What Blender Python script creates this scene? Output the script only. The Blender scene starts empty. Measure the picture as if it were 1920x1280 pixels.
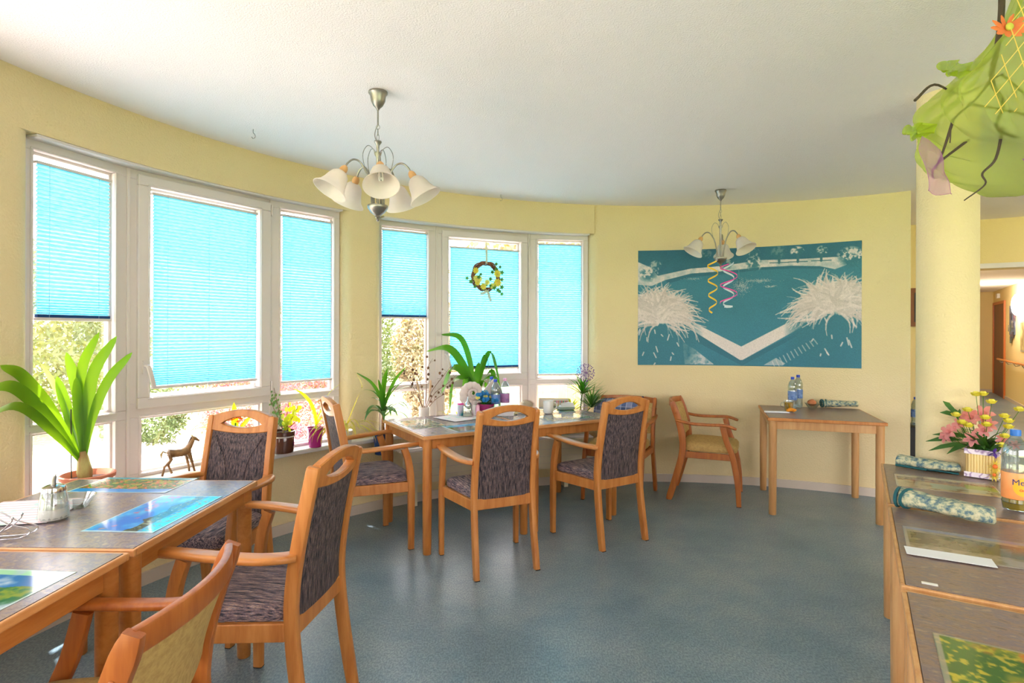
import bpy, bmesh, math, random
import numpy as np
from mathutils import Vector, Matrix
PI = math.pi
rnd = random.Random(7)
SC = bpy.context.scene
COL = SC.collection

# ------------------------------------------------------------------ camera, world, sun, exposure
cd = bpy.data.cameras.new('camera'); cam = bpy.data.objects.new('camera', cd); COL.objects.link(cam)
cam.location = (0, 0, 1.409)
cam.rotation_euler = (PI / 2, 0, 0)
cam.rotation_euler = (Matrix.Rotation(PI / 2, 3, 'X') @ Matrix.Rotation(0.003045, 3, 'Z')).to_euler()
cd.sensor_width = 36; cd.lens = 1074.8 / 1920 * 36; cd.shift_y = -19.9 / 1920; cd.clip_end = 200
SC.camera = cam
w = bpy.data.worlds.new('sky'); SC.world = w; w.use_nodes = True
nt = w.node_tree; bg = nt.nodes['Background']
bg.inputs[0].default_value = (1.0, 0.945, 0.955, 1); bg.inputs[1].default_value = 5.2
sl = bpy.data.lights.new('sun', 'SUN'); sl.energy = 21; sl.angle = 0.02; sl.color = (1, .955, .93)
sun = bpy.data.objects.new('sun', sl); COL.objects.link(sun)
sun.rotation_euler = Vector((0.20, -0.16, -1.0)).to_track_quat('-Z', 'Y').to_euler()
vs = SC.view_settings
vs.view_transform = 'Standard'; vs.look = 'None'; vs.gamma = 1; vs.use_curve_mapping = False
vs.exposure = 0.95
SC.cycles.max_bounces = 12; SC.cycles.diffuse_bounces = 6; SC.cycles.transparent_max_bounces = 16
SC.cycles.sample_clamp_indirect = 8; SC.cycles.use_denoising = True
SC.cycles.caustics_reflective = False; SC.cycles.caustics_refractive = False

def lamp_area(name, loc, target, sx, sy, energy, color=(1, 1, 1), portal=False):
    l = bpy.data.lights.new(name, 'AREA'); l.shape = 'RECTANGLE'; l.size = sx; l.size_y = sy; l.energy = energy; l.color = color
    o = bpy.data.objects.new(name, l); COL.objects.link(o); o.location = loc
    o.rotation_euler = (Vector(target) - Vector(loc)).to_track_quat('-Z', 'Y').to_euler()
    if portal: l.cycles.is_portal = True
    return o

# ------------------------------------------------------------------ colour + material helpers
def lin(c):
    return tuple(((x / 255) / 12.92 if x / 255 <= .04045 else ((x / 255 + .055) / 1.055) ** 2.4) for x in c) + (1,)

def mat(name, col, rough=.6, metal=0, spec=.5, bump=None, noise=None, trans=0, coat=0, emit=None, ior=None):
    """bump=(scale,strength,detail) noise=(colour2, scale, (sx,sy,sz), fac)"""
    m = bpy.data.materials.new(name); m.use_nodes = True; n = m.node_tree.nodes; l = m.node_tree.links
    b = n['Principled BSDF']; b.inputs['Base Color'].default_value = lin(col)
    b.inputs['Roughness'].default_value = rough; b.inputs['Metallic'].default_value = metal
    b.inputs['Specular IOR Level'].default_value = spec
    b.inputs['Transmission Weight'].default_value = trans; b.inputs['Coat Weight'].default_value = coat
    if ior: b.inputs['IOR'].default_value = ior
    if emit: b.inputs['Emission Color'].default_value = lin(emit[0]); b.inputs['Emission Strength'].default_value = emit[1]
    tc = n.new('ShaderNodeTexCoord')
    if noise:
        c2, sc, st, fac = noise[:4]
        mp = n.new('ShaderNodeMapping'); mp.inputs['Scale'].default_value = st; l.new(tc.outputs['Object'], mp.inputs[0])
        nz = n.new('ShaderNodeTexNoise'); nz.inputs['Scale'].default_value = sc; nz.inputs['Detail'].default_value = 5
        l.new(mp.outputs[0], nz.inputs['Vector'])
        r = n.new('ShaderNodeValToRGB'); r.color_ramp.elements[0].position = .5 - .25 / max(fac, .01) * .5; r.color_ramp.elements[1].position = .5 + .25 / max(fac, .01) * .5
        r.color_ramp.elements[0].color = lin(col); r.color_ramp.elements[1].color = lin(c2)
        l.new(nz.outputs[0], r.inputs[0]); l.new(r.outputs[0], b.inputs['Base Color'])
    if bump:
        nz = n.new('ShaderNodeTexNoise'); nz.inputs['Scale'].default_value = bump[0]; nz.inputs['Detail'].default_value = bump[2] if len(bump) > 2 else 3
        l.new(tc.outputs['Object'], nz.inputs['Vector'])
        bp = n.new('ShaderNodeBump'); bp.inputs['Strength'].default_value = bump[1]; bp.inputs['Distance'].default_value = .01
        l.new(nz.outputs[0], bp.inputs['Height']); l.new(bp.outputs[0], b.inputs['Normal'])
    return m

def ramp_mat(name, stops, scale, stretch, rough=.8, detail=3, const=False, bump=0, sheen=0):
    m = mat(name, (128, 128, 128), rough); n = m.node_tree.nodes; l = m.node_tree.links; b = n['Principled BSDF']
    b.inputs['Sheen Weight'].default_value = sheen
    tc = n.new('ShaderNodeTexCoord'); mp = n.new('ShaderNodeMapping'); mp.inputs['Scale'].default_value = stretch
    l.new(tc.outputs['Object'], mp.inputs[0])
    nz = n.new('ShaderNodeTexNoise'); nz.inputs['Scale'].default_value = scale; nz.inputs['Detail'].default_value = detail; nz.inputs['Roughness'].default_value = .65
    l.new(mp.outputs[0], nz.inputs['Vector'])
    r = n.new('ShaderNodeValToRGB'); cr = r.color_ramp
    if const: cr.interpolation = 'CONSTANT'
    cr.elements[0].position = stops[0][0]; cr.elements[0].color = lin(stops[0][1])
    cr.elements[1].position = stops[-1][0]; cr.elements[1].color = lin(stops[-1][1])
    for p, c in stops[1:-1]:
        e = cr.elements.new(p); e.color = lin(c)
    l.new(nz.outputs[0], r.inputs[0]); l.new(r.outputs[0], b.inputs['Base Color'])
    if bump:
        bp = n.new('ShaderNodeBump'); bp.inputs['Strength'].default_value = bump; bp.inputs['Distance'].default_value = .004
        l.new(nz.outputs[0], bp.inputs['Height']); l.new(bp.outputs[0], b.inputs['Normal'])
    return m

def leaf_mat(name, col, col2=None, rough=.4, tr=.5):
    """leaf: glossy diffuse plus light passing through it"""
    m = mat(name, col, rough, noise=(col2 or col, 3, (1, 1, 1), .6) if col2 else None); n = m.node_tree.nodes; l = m.node_tree.links
    b = n['Principled BSDF']; o = n['Material Output']
    t = n.new('ShaderNodeBsdfTranslucent'); t.inputs[0].default_value = lin(tuple(min(255, int(c * k)) for c, k in zip(col, (1.9, 1.35, .6))))
    mx = n.new('ShaderNodeMixShader'); mx.inputs[0].default_value = tr
    l.new(b.outputs[0], mx.inputs[1]); l.new(t.outputs[0], mx.inputs[2]); l.new(mx.outputs[0], o.inputs[0])
    return m

def sheer_mat(name, col, opacity=.5, tr=.5):
    m = bpy.data.materials.new(name); m.use_nodes = True; n = m.node_tree.nodes; l = m.node_tree.links
    for x in list(n): n.remove(x)
    o = n.new('ShaderNodeOutputMaterial'); d = n.new('ShaderNodeBsdfDiffuse'); d.inputs[0].default_value = lin(col)
    t = n.new('ShaderNodeBsdfTranslucent'); t.inputs[0].default_value = lin(col)
    p = n.new('ShaderNodeBsdfTransparent'); a = n.new('ShaderNodeMixShader'); a.inputs[0].default_value = tr
    l.new(d.outputs[0], a.inputs[1]); l.new(t.outputs[0], a.inputs[2])
    b = n.new('ShaderNodeMixShader'); b.inputs[0].default_value = opacity
    l.new(p.outputs[0], b.inputs[1]); l.new(a.outputs[0], b.inputs[2]); l.new(b.outputs[0], o.inputs[0])
    return m

def pane_mat(name, col=(255, 255, 255), refl=.07, rough=.02):
    m = bpy.data.materials.new(name); m.use_nodes = True; n = m.node_tree.nodes; l = m.node_tree.links
    for x in list(n): n.remove(x)
    o = n.new('ShaderNodeOutputMaterial'); g = n.new('ShaderNodeBsdfGlossy'); g.inputs['Roughness'].default_value = rough
    p = n.new('ShaderNodeBsdfTransparent'); p.inputs[0].default_value = lin(col); lw = n.new('ShaderNodeLayerWeight'); lw.inputs[0].default_value = .25
    mt = n.new('ShaderNodeMath'); mt.operation = 'MULTIPLY_ADD'; mt.inputs[1].default_value = .6; mt.inputs[2].default_value = refl
    l.new(lw.outputs['Facing'], mt.inputs[0])
    b = n.new('ShaderNodeMixShader'); l.new(mt.outputs[0], b.inputs[0]); l.new(p.outputs[0], b.inputs[1]); l.new(g.outputs[0], b.inputs[2]); l.new(b.outputs[0], o.inputs[0])
    return m

M = {}
M['wall'] = mat('wall_paint', (230, 212, 168), .85, bump=(95, .5, 4), noise=((224, 206, 160), .8, (1, 1, 1), .5))
M['ceil'] = mat('ceiling_woodchip', (245, 238, 237), .9, bump=(140, .4, 4))
M['lobby'] = mat('lobby_paint', (230, 208, 150), .85, bump=(95, .4, 4))
M['floor'] = None
M['pvc'] = mat('white_frame', (216, 208, 206), .35)
M['sill'] = mat('sill_stone', (228, 226, 222), .3, noise=((205, 205, 205), 6, (1, 1, 1), .6))
M['base'] = mat('skirting', (205, 192, 180), .5)
M['rad'] = mat('radiator_enamel', (222, 212, 185), .5)
M['glass'] = pane_mat('window_glass')
M['wood'] = ramp_mat('beech_wood', [(.3, (172, 102, 46)), (.5, (190, 122, 60)), (.7, (202, 136, 72))], 5, (6, 6, .7), .38, 4)
M['woody'] = ramp_mat('beech_wood_along', [(.3, (172, 102, 46)), (.5, (190, 122, 60)), (.7, (202, 136, 72))], 5, (6, .7, 6), .35, 4)
M['redwood'] = ramp_mat('reddish_beech', [(.3, (152, 80, 32)), (.5, (170, 96, 40)), (.7, (184, 110, 48))], 5, (6, 6, .7), .35, 4)
M['palewood'] = ramp_mat('pale_beech', [(.3, (184, 132, 80)), (.5, (198, 148, 94)), (.7, (208, 162, 108))], 4, (7, 7, .6), .4, 4)
M['edge'] = ramp_mat('edge_band_beech', [(.3, (200, 138, 82)), (.7, (216, 160, 104))], 6, (2, 2, 8), .35, 3)
M['lam'] = ramp_mat('mottled_laminate', [(.33, (98, 86, 92)), (.45, (142, 122, 112)), (.55, (112, 102, 114)), (.66, (158, 138, 124))], 26, (1, 1, 1), .26, 6)
M['lam2'] = ramp_mat('mottled_brown_laminate', [(.33, (96, 80, 80)), (.45, (140, 114, 98)), (.55, (110, 98, 106)), (.66, (156, 132, 110))], 20, (1, 2.2, 1), .3, 6)
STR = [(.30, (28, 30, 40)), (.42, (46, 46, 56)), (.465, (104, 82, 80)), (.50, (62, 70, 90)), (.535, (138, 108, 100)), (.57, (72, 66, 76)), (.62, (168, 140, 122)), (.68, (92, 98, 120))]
M['fab_back'] = ramp_mat('striped_fabric_shaded_back', [(p, tuple(int(x * .82) for x in c)) for p, c in STR], 10, (19, 19, 1.1), .9, 3, bump=.3)  # same fabric darkened, shade on the chair backs put into the colour
M['fab_seat'] = ramp_mat('striped_fabric_lit_seat', [(p, tuple(min(255, int(x * 1.12 + 6)) for x in c)) for p, c in STR], 10, (18, 1.1, 18), .9, 3, bump=.3)  # same fabric lightened, sunlight on the seats put into the colour
M['beige'] = ramp_mat('mustard_fabric', [(.35, (176, 142, 82)), (.6, (196, 162, 98))], 60, (1, 1, 1), .9, 3, bump=.2)
M['metal'] = mat('brushed_nickel', (168, 164, 156), .36, metal=.88, noise=((142, 138, 130), 20, (1, 1, 1), .5))
M['black'] = mat('black_rubber', (25, 25, 25), .7)
M['chrome'] = mat('chrome', (200, 200, 205), .15, metal=1)

def floor_mat():
    m = ramp_mat('lino_floor', [(.32, (116, 140, 156)), (.48, (131, 153, 167)), (.62, (146, 162, 172))], 2.2, (1, 1, 1), .32, 5)
    n = m.node_tree.nodes; l = m.node_tree.links; b = n['Principled BSDF']
    tc = n.new('ShaderNodeTexCoord'); nz = n.new('ShaderNodeTexNoise'); nz.inputs['Scale'].default_value = 150; nz.inputs['Detail'].default_value = 3
    mp = n.new('ShaderNodeMapping'); mp.inputs['Scale'].default_value = (1, .5, 1); l.new(tc.outputs['Object'], mp.inputs[0]); l.new(mp.outputs[0], nz.inputs['Vector'])
    r = n.new('ShaderNodeValToRGB'); r.color_ramp.elements[0].position = .38; r.color_ramp.elements[0].color = lin((128, 138, 144)); r.color_ramp.elements[1].position = .64; r.color_ramp.elements[1].color = lin((255, 250, 238))
    l.new(nz.outputs[0], r.inputs[0])
    old = b.inputs['Base Color'].links[0].from_socket
    mx = n.new('ShaderNodeMix'); mx.data_type = 'RGBA'; mx.blend_type = 'MULTIPLY'; mx.inputs[0].default_value = .6
    l.new(old, mx.inputs[6]); l.new(r.outputs[0], mx.inputs[7])
    l.new(mx.outputs[2], b.inputs['Base Color'])
    nb = n.new('ShaderNodeTexNoise'); nb.inputs['Scale'].default_value = 9; l.new(tc.outputs['Object'], nb.inputs['Vector'])
    bp = n.new('ShaderNodeBump'); bp.inputs['Strength'].default_value = .04; bp.inputs['Distance'].default_value = .01; l.new(nb.outputs[0], bp.inputs['Height']); l.new(bp.outputs[0], b.inputs['Normal'])
    return m
M['floor'] = floor_mat()

# ------------------------------------------------------------------ geometry helper
class G:
    def __init__(s): s.bm = bmesh.new(); s.layers = None
    def v(s, p): return s.bm.verts.new(p)
    def f(s, vs):
        try: return s.bm.faces.new(vs)
        except ValueError: return None
    def box(s, c, d, rz=0, mtx=None):
        r = bmesh.ops.create_cube(s.bm, size=1)
        T = Matrix.Translation(c) @ Matrix.Rotation(rz, 4, 'Z') @ Matrix.Diagonal((d[0], d[1], d[2], 1))
        if mtx is not None: T = mtx @ T
        bmesh.ops.transform(s.bm, matrix=T, verts=r['verts']); return s
    def bx(s, x0, x1, y0, y1, z0, z1): return s.box(((x0 + x1) / 2, (y0 + y1) / 2, (z0 + z1) / 2), (x1 - x0, y1 - y0, z1 - z0))
    def lathe(s, prof, n=24, mtx=None, close=False):
        rings = []
        for r, z in prof:
            ring = []
            for i in range(n):
                a = 2 * PI * i / n; p = Vector((max(r, 1e-5) * math.cos(a), max(r, 1e-5) * math.sin(a), z))
                ring.append(s.v(mtx @ p if mtx is not None else p))
            rings.append(ring)
        for a, b in zip(rings, rings[1:]):
            for i in range(n): s.f([a[i], a[(i + 1) % n], b[(i + 1) % n], b[i]])
        if prof[0][0] > 1e-4 and not close: s.f(rings[0][::-1])
        if prof[-1][0] > 1e-4 and not close: s.f(rings[-1])
        if close:
            for i in range(n): s.f([rings[-1][i], rings[-1][(i + 1) % n], rings[0][(i + 1) % n], rings[0][i]])
        return s
    def sweep(s, pts, prof, ref=(1, 0, 0), scale=None, cap=True, closed=False):
        pts = [Vector(p) for p in pts]; n = len(pts); rings = []
        for i, p in enumerate(pts):
            if closed: t = pts[(i + 1) % n] - pts[i - 1]
            else: t = pts[min(i + 1, n - 1)] - pts[max(i - 1, 0)]
            if t.length < 1e-9: t = Vector((0, 0, 1))
            t.normalize(); rf = Vector(ref[i] if isinstance(ref, list) else ref)
            x = rf - t * rf.dot(t)
            if x.length < 1e-4: x = Vector((0, 1, 0)) - t * t.y
            x.normalize(); y = t.cross(x); k = scale[i] if scale else 1
            kx, ky = (k, k) if not isinstance(k, (tuple, list)) else k
            rings.append([s.v(p + x * (a * kx) + y * (b * ky)) for a, b in prof])
        m = len(prof)
        for a, b in (zip(rings, rings[1:] + rings[:1]) if closed else zip(rings, rings[1:])):
            for i in range(m): s.f([a[i], a[(i + 1) % m], b[(i + 1) % m], b[i]])
        if cap and not closed: s.f(rings[0][::-1]); s.f(rings[-1])
        return s
    def tube(s, pts, r, n=8, ref=(1, .01, .02), closed=False):
        if not isinstance(r, (list, tuple)): r = [r] * len(pts)
        return s.sweep(pts, [(math.cos(2 * PI * i / n), math.sin(2 * PI * i / n)) for i in range(n)], ref, list(r), closed=closed)
    def prism(s, out, z0, z1, mtx=None):
        a = [s.v((mtx @ Vector((x, y, z0))) if mtx is not None else (x, y, z0)) for x, y in out]
        b = [s.v((mtx @ Vector((x, y, z1))) if mtx is not None else (x, y, z1)) for x, y in out]
        n = len(out); s.f(a[::-1]); s.f(b)
        for i in range(n): s.f([a[i], a[(i + 1) % n], b[(i + 1) % n], b[i]])
        return s
    def sphere(s, c, r, sc=(1, 1, 1), u=14, v=9, mtx=None):
        q = bmesh.ops.create_uvsphere(s.bm, u_segments=u, v_segments=v, radius=r)
        T = Matrix.Translation(c) @ Matrix.Diagonal((*sc, 1))
        if mtx is not None: T = mtx @ T
        bmesh.ops.transform(s.bm, matrix=T, verts=q['verts']); return s
    def blade(s, pts, wid, ref=None, fold=.25, th=0):
        """a strap leaf: ribbon with a centre crease; wid per point"""
        pts = [Vector(p) for p in pts]; n = len(pts); rows = []
        for i, p in enumerate(pts):
            t = (pts[min(i + 1, n - 1)] - pts[max(i - 1, 0)]).normalized()
            rf = Vector(ref) if ref else t.cross(Vector((0, 0, 1)))
            if rf.length < 1e-3: rf = Vector((1, 0, 0))
            x = (rf - t * rf.dot(t)).normalized(); nrm = x.cross(t); k = wid[i]
            rows.append([s.v(p - x * k + nrm * k * fold), s.v(p), s.v(p + x * k + nrm * k * fold)])
        for a, b in zip(rows, rows[1:]):
            for j in range(2): s.f([a[j], a[j + 1], b[j + 1], b[j]])
        return s

def rr(w, h, r=.3, n=2):
    """rounded rectangle profile (half sizes w,h)"""
    o = []; rad = min(w, h) * r
    for cx, cy, a0 in ((w - rad, h - rad, 0), (-w + rad, h - rad, PI / 2), (-w + rad, -h + rad, PI), (w - rad, -h + rad, 1.5 * PI)):
        for k in range(n + 1):
            a = a0 + k * PI / 2 / n; o.append((cx + rad * math.cos(a), cy + rad * math.sin(a)))
    return o

def spl(ctrl, n=6):
    """Catmull-Rom through control points"""
    P = [Vector(p) for p in ctrl]; P = [P[0] * 2 - P[1]] + P + [P[-1] * 2 - P[-2]]; out = []
    for i in range(1, len(P) - 2):
        for k in range(n):
            t = k / n; a, b, c, d = P[i - 1:i + 3]
            out.append(.5 * ((2 * b) + (-a + c) * t + (2 * a - 5 * b + 4 * c - d) * t * t + (-a + 3 * b - 3 * c + d) * t ** 3))
    out.append(P[-2]); return out

def obj(name, g, m=None, parent=None, smooth=True, bevel=0, loc=None, sub=0, auto=40):
    me = bpy.data.meshes.new(name)
    if isinstance(g, G):
        bmesh.ops.recalc_face_normals(g.bm, faces=g.bm.faces[:]); g.bm.to_mesh(me); g.bm.free()
    else: me = g
    o = bpy.data.objects.new(name, me); COL.objects.link(o)
    if m is not None: me.materials.append(m)
    if parent: o.parent = parent
    if loc: o.location = loc
    if bevel:
        b = o.modifiers.new('bevel', 'BEVEL'); b.width = bevel; b.segments = 2; b.limit_method = 'ANGLE'; b.angle_limit = .6
    if sub:
        b = o.modifiers.new('sub', 'SUBSURF'); b.levels = sub; b.render_levels = sub
    if smooth:
        for p in me.polygons: p.use_smooth = True
        if not sub:
            ang = math.radians(auto)
            bm = bmesh.new(); bm.from_mesh(me)
            for e in bm.edges:
                if len(e.link_faces) == 2 and e.calc_face_angle(0) > ang: e.smooth = False
            bm.to_mesh(me); bm.free()
    return o

def tag(o, label, cat, group=None, kind=None):
    o['label'] = label; o['category'] = cat
    if group: o['group'] = group
    if kind: o['kind'] = kind
    return o
def struct(o): o['kind'] = 'structure'; return o
def thing(name, label, cat, loc=(0, 0, 0), rz=0, group=None):
    o = bpy.data.objects.new(name, None); COL.objects.link(o); o.location = loc; o.rotation_euler = (0, 0, rz); o.empty_display_size = .1
    return tag(o, label, cat, group)
def dup(root, loc=None, rz=None, label=None, group=None):
    def cp(o, par):
        c = o.copy(); COL.objects.link(c); c.parent = par
        for ch in o.children: cp(ch, c)
        return c
    r = cp(root, None)
    if loc is not None: r.location = loc
    if rz is not None: r.rotation_euler = (0, 0, rz)
    if label: r['label'] = label
    if group: r['group'] = group
    return r

# ------------------------------------------------------------------ painted pictures (colour attribute on a grid)
def vnoise(h, w, cells, seed=0, oct=4):
    r = np.random.RandomState(seed); out = np.zeros((h, w)); amp = 1; tot = 0
    for o in range(oct):
        ny, nx = max(2, int(cells * 2 ** o * h / w) + 2), int(cells * 2 ** o) + 2
        g = r.rand(ny, nx); y = np.linspace(0, ny - 1.001, h); x = np.linspace(0, nx - 1.001, w)
        yi, xi = y.astype(int), x.astype(int); fy, fx = y - yi, x - xi; fy = fy * fy * (3 - 2 * fy); fx = fx * fx * (3 - 2 * fx)
        a = g[np.ix_(yi, xi)]; b = g[np.ix_(yi, xi + 1)]; c = g[np.ix_(yi + 1, xi)]; d = g[np.ix_(yi + 1, xi + 1)]
        out += amp * ((a * (1 - fx) + b * fx) * (1 - fy)[:, None] + (c * (1 - fx) + d * fx) * fy[:, None]); tot += amp; amp *= .5
    return out / tot
def ppoly(H, W, pts):
    yy, xx = np.mgrid[0:H, 0:W]; ins = np.zeros((H, W), bool); n = len(pts)
    for i in range(n):
        x0, y0 = pts[i]; x1, y1 = pts[(i + 1) % n]
        if y0 == y1: continue
        c = ((y0 > yy) != (y1 > yy)) & (xx < (x1 - x0) * (yy - y0) / (y1 - y0) + x0); ins ^= c
    return ins
def mixc(img, mask, col):
    m = mask[..., None] if mask.ndim == 2 else mask
    img[:] = img * (1 - m) + np.array(col, float) * m
def stroke(img, pts, w0, w1, col, a=1):
    H, W = img.shape[:2]; n = len(pts)
    for k in range(n - 1):
        (x0, y0), (x1, y1) = pts[k], pts[k + 1]; r = w0 + (w1 - w0) * k / max(1, n - 1)
        bx0, bx1 = int(max(0, min(x0, x1) - r - 1)), int(min(W, max(x0, x1) + r + 2)); by0, by1 = int(max(0, min(y0, y1) - r - 1)), int(min(H, max(y0, y1) + r + 2))
        if bx0 >= bx1 or by0 >= by1: continue
        yy, xx = np.mgrid[by0:by1, bx0:bx1]; dx, dy = x1 - x0, y1 - y0; L = dx * dx + dy * dy + 1e-9
        t = np.clip(((xx - x0) * dx + (yy - y0) * dy) / L, 0, 1); d = np.hypot(xx - x0 - t * dx, yy - y0 - t * dy)
        m = (np.clip(r + .5 - d, 0, 1) * a)[..., None]; s = img[by0:by1, bx0:bx1]; s[:] = s * (1 - m) + np.array(col, float) * m

ATTR = {}
def attr_mat(rough):
    if rough not in ATTR:
        m = mat('printed_picture_%d' % int(rough * 100), (255, 255, 255), rough)
        a = m.node_tree.nodes.new('ShaderNodeVertexColor'); a.layer_name = 'print'
        m.node_tree.links.new(a.outputs[0], m.node_tree.nodes['Principled BSDF'].inputs['Base Color']); ATTR[rough] = m
    return ATTR[rough]
def picture_mesh(name, img, fn, rough=.5, thick=None):
    """fn(u,v)->point, u right 0..1, v down 0..1"""
    H, W = img.shape[:2]; me = bpy.data.meshes.new(name)
    u, v = np.meshgrid(np.linspace(0, 1, W), np.linspace(0, 1, H)); P = fn(u.ravel(), v.ravel())
    idx = np.arange(H * W).reshape(H, W); q = np.stack([idx[:-1, :-1], idx[1:, :-1], idx[1:, 1:], idx[:-1, 1:]], -1).reshape(-1, 4)
    me.vertices.add(H * W); me.vertices.foreach_set('co', P.astype(np.float32).ravel())
    me.loops.add(q.size); me.loops.foreach_set('vertex_index', q.ravel().astype(np.int32))
    me.polygons.add(len(q)); me.polygons.foreach_set('loop_start', np.arange(0, q.size, 4, dtype=np.int32)); me.polygons.foreach_set('loop_total', np.full(len(q), 4, np.int32))
    me.update(); at = me.color_attributes.new('print', 'FLOAT_COLOR', 'POINT')
    s = np.clip(img / 255, 0, 1); lc = np.where(s <= .04045, s / 12.92, ((s + .055) / 1.055) ** 2.4)
    at.data.foreach_set('color', np.concatenate([lc.reshape(-1, 3), np.ones((H * W, 1))], 1).astype(np.float32).ravel())
    o = bpy.data.objects.new(name, me); COL.objects.link(o); me.materials.append(attr_mat(rough))
    if thick:
        md = o.modifiers.new('solid', 'SOLIDIFY'); md.thickness = thick; md.offset = -1
    return o

# ------------------------------------------------------------------ room shell
CX, CY, RW = 1.30, 1.78, 3.61
ZC = 2.586
def pol(a, r, z=None):
    a = math.radians(a); p = (CX + r * math.cos(a), CY + r * math.sin(a))
    return p if z is None else Vector((p[0], p[1], z))
def arcpts(a0, a1, r, step=1.5):
    n = max(2, int(abs(a1 - a0) / step) + 1)
    return [pol(a0 + (a1 - a0) * i / n, r) for i in range(n + 1)]
def annulus(g, a0, a1, r0, r1, z0, z1, step=1.5):
    A, B = arcpts(a0, a1, r0, step), arcpts(a0, a1, r1, step)
    va = [[g.v((*p, z)) for p in A] for z in (z0, z1)]; vb = [[g.v((*p, z)) for p in B] for z in (z0, z1)]
    for i in range(len(A) - 1):
        g.f([va[0][i], va[0][i + 1], va[1][i + 1], va[1][i]]); g.f([vb[0][i], vb[0][i + 1], vb[1][i + 1], vb[1][i]])
        g.f([va[1][i], va[1][i + 1], vb[1][i + 1], vb[1][i]]); g.f([va[0][i], va[0][i + 1], vb[0][i + 1], vb[0][i]])
    for k in (0, -1): g.f([va[0][k], va[1][k], vb[1][k], vb[0][k]])
GROUPS = [(99.01, 130.05), (135.29, 166.09), (171.3, 202.1), (207.3, 238.1)]
g = G()
annulus(g, 56, 246, RW, 3.80, -.02, .545)
annulus(g, 98.5, 246, RW, 3.80, 2.318, ZC)
def pier(a0, a1, round0=True, round1=True, z0=.545, z1=2.318):
    rc = .085; d = math.degrees(rc / RW); pts = []
    if round0:
        for k in range(7):
            t = PI / 2 * k / 6; pts.append(pol(a0 + d * (1 - math.sin(t)), RW + rc * (1 - math.cos(t)) ))
        pts = pts[::-1]
        pts = [pol(a0, 3.80)] + [pol(a0 + d * (1 - math.cos(PI / 2 * k / 6)), RW + rc * (1 - math.sin(PI / 2 * k / 6))) for k in range(7)]
    else: pts = [pol(a0, 3.80), pol(a0, RW)]
    e0, e1 = a0 + (d if round0 else 0), a1 - (d if round1 else 0)
    pts += arcpts(e0, e1, RW)[1:-1]
    if round1: pts += [pol(a1 - d * (1 - math.sin(PI / 2 * k / 6)), RW + rc * (1 - math.cos(PI / 2 * k / 6))) for k in range(7)] + [pol(a1, 3.80)]
    else: pts += [pol(a1, RW), pol(a1, 3.80)]
    pts += arcpts(a1, a0, 3.80)[1:-1]
    g.prism(pts, z0, z1)
pier(130.05, 135.29); pier(166.09, 171.3); pier(202.1, 207.3); pier(238.1, 246, True, False)
pier(56, 99.01, False, True, .545, ZC)
struct(obj('wall_left', g, M['wall'], auto=30))

e0 = pol(246, RW); e1 = (7.3, -2.2)
g = G(); g.prism([(-6, -4), (9, -6), (14, 16), (3.0, 16), (3.0, 6.6), pol(56, 3.78)] + arcpts(56, 246, 3.78, 4)[1:], -.12, 0)
struct(obj('floor', g, M['floor'], smooth=False))
g = G(); g.prism([(-1, -2.6), (8.2, -3), (8.6, 5), (3.4, 8.2), pol(56, 3.80)] + arcpts(56, 246, 3.80, 3)[1:], ZC, ZC + .25)
struct(obj('ceiling', g, M['ceil'], smooth=False))
# back wall behind the camera with a wide opening added to let in light
def wall_seg(g, p, q, z0, z1, t=.25, side=1):
    d = Vector((q[0] - p[0], q[1] - p[1])); L = d.length; d.normalize(); n = Vector((-d.y, d.x)) * t * side
    g.prism([p, q, (q[0] + n.x, q[1] + n.y), (p[0] + n.x, p[1] + n.y)], z0, z1)
def lerp2(p, q, t): return (p[0] + (q[0] - p[0]) * t, p[1] + (q[1] - p[1]) * t)
bw0, bw1 = e0, (7.6, -1.9)
g = G()
for a, b, z0, z1 in ((0, .12, 0, ZC), (.12, .92, 0, .5), (.12, .92, 2.3, ZC), (.92, 1, 0, ZC)):
    wall_seg(g, lerp2(bw0, bw1, a), lerp2(bw0, bw1, b), z0, z1, side=-1)
struct(obj('wall_back', g, M['wall'], smooth=False))
# lobby wall, far behind the column, with the opening to the corridor
LB = Vector((4.90, 6.003)); LU = Vector((.855, -.518)); LV = Vector((.518, .855))
def lob(s, t=0): p = LB + LU * s + LV * t; return (p.x, p.y)
g = G()
wall_seg(g, lob(-1.75), lob(-.28), 0, ZC, side=1); wall_seg(g, lob(1.33), lob(3.4), 0, ZC, side=1); wall_seg(g, lob(-.28), lob(1.33), 2.075, ZC, side=1)
struct(obj('wall_far', g, M['lobby'], smooth=False))
g = G(); wall_seg(g, lob(-.28, -.02), lob(1.33, -.02), 2.075, 2.125, .03)
struct(obj('trim_1', g, M['pvc'], smooth=False))
g = G(); wall_seg(g, pol(56, 3.8), lob(-1.75), 0, ZC, side=1); wall_seg(g, (7.6, -1.9), lob(3.4), 0, ZC, side=-1)
struct(obj('wall_right', g, M['lobby'], smooth=False))
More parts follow.
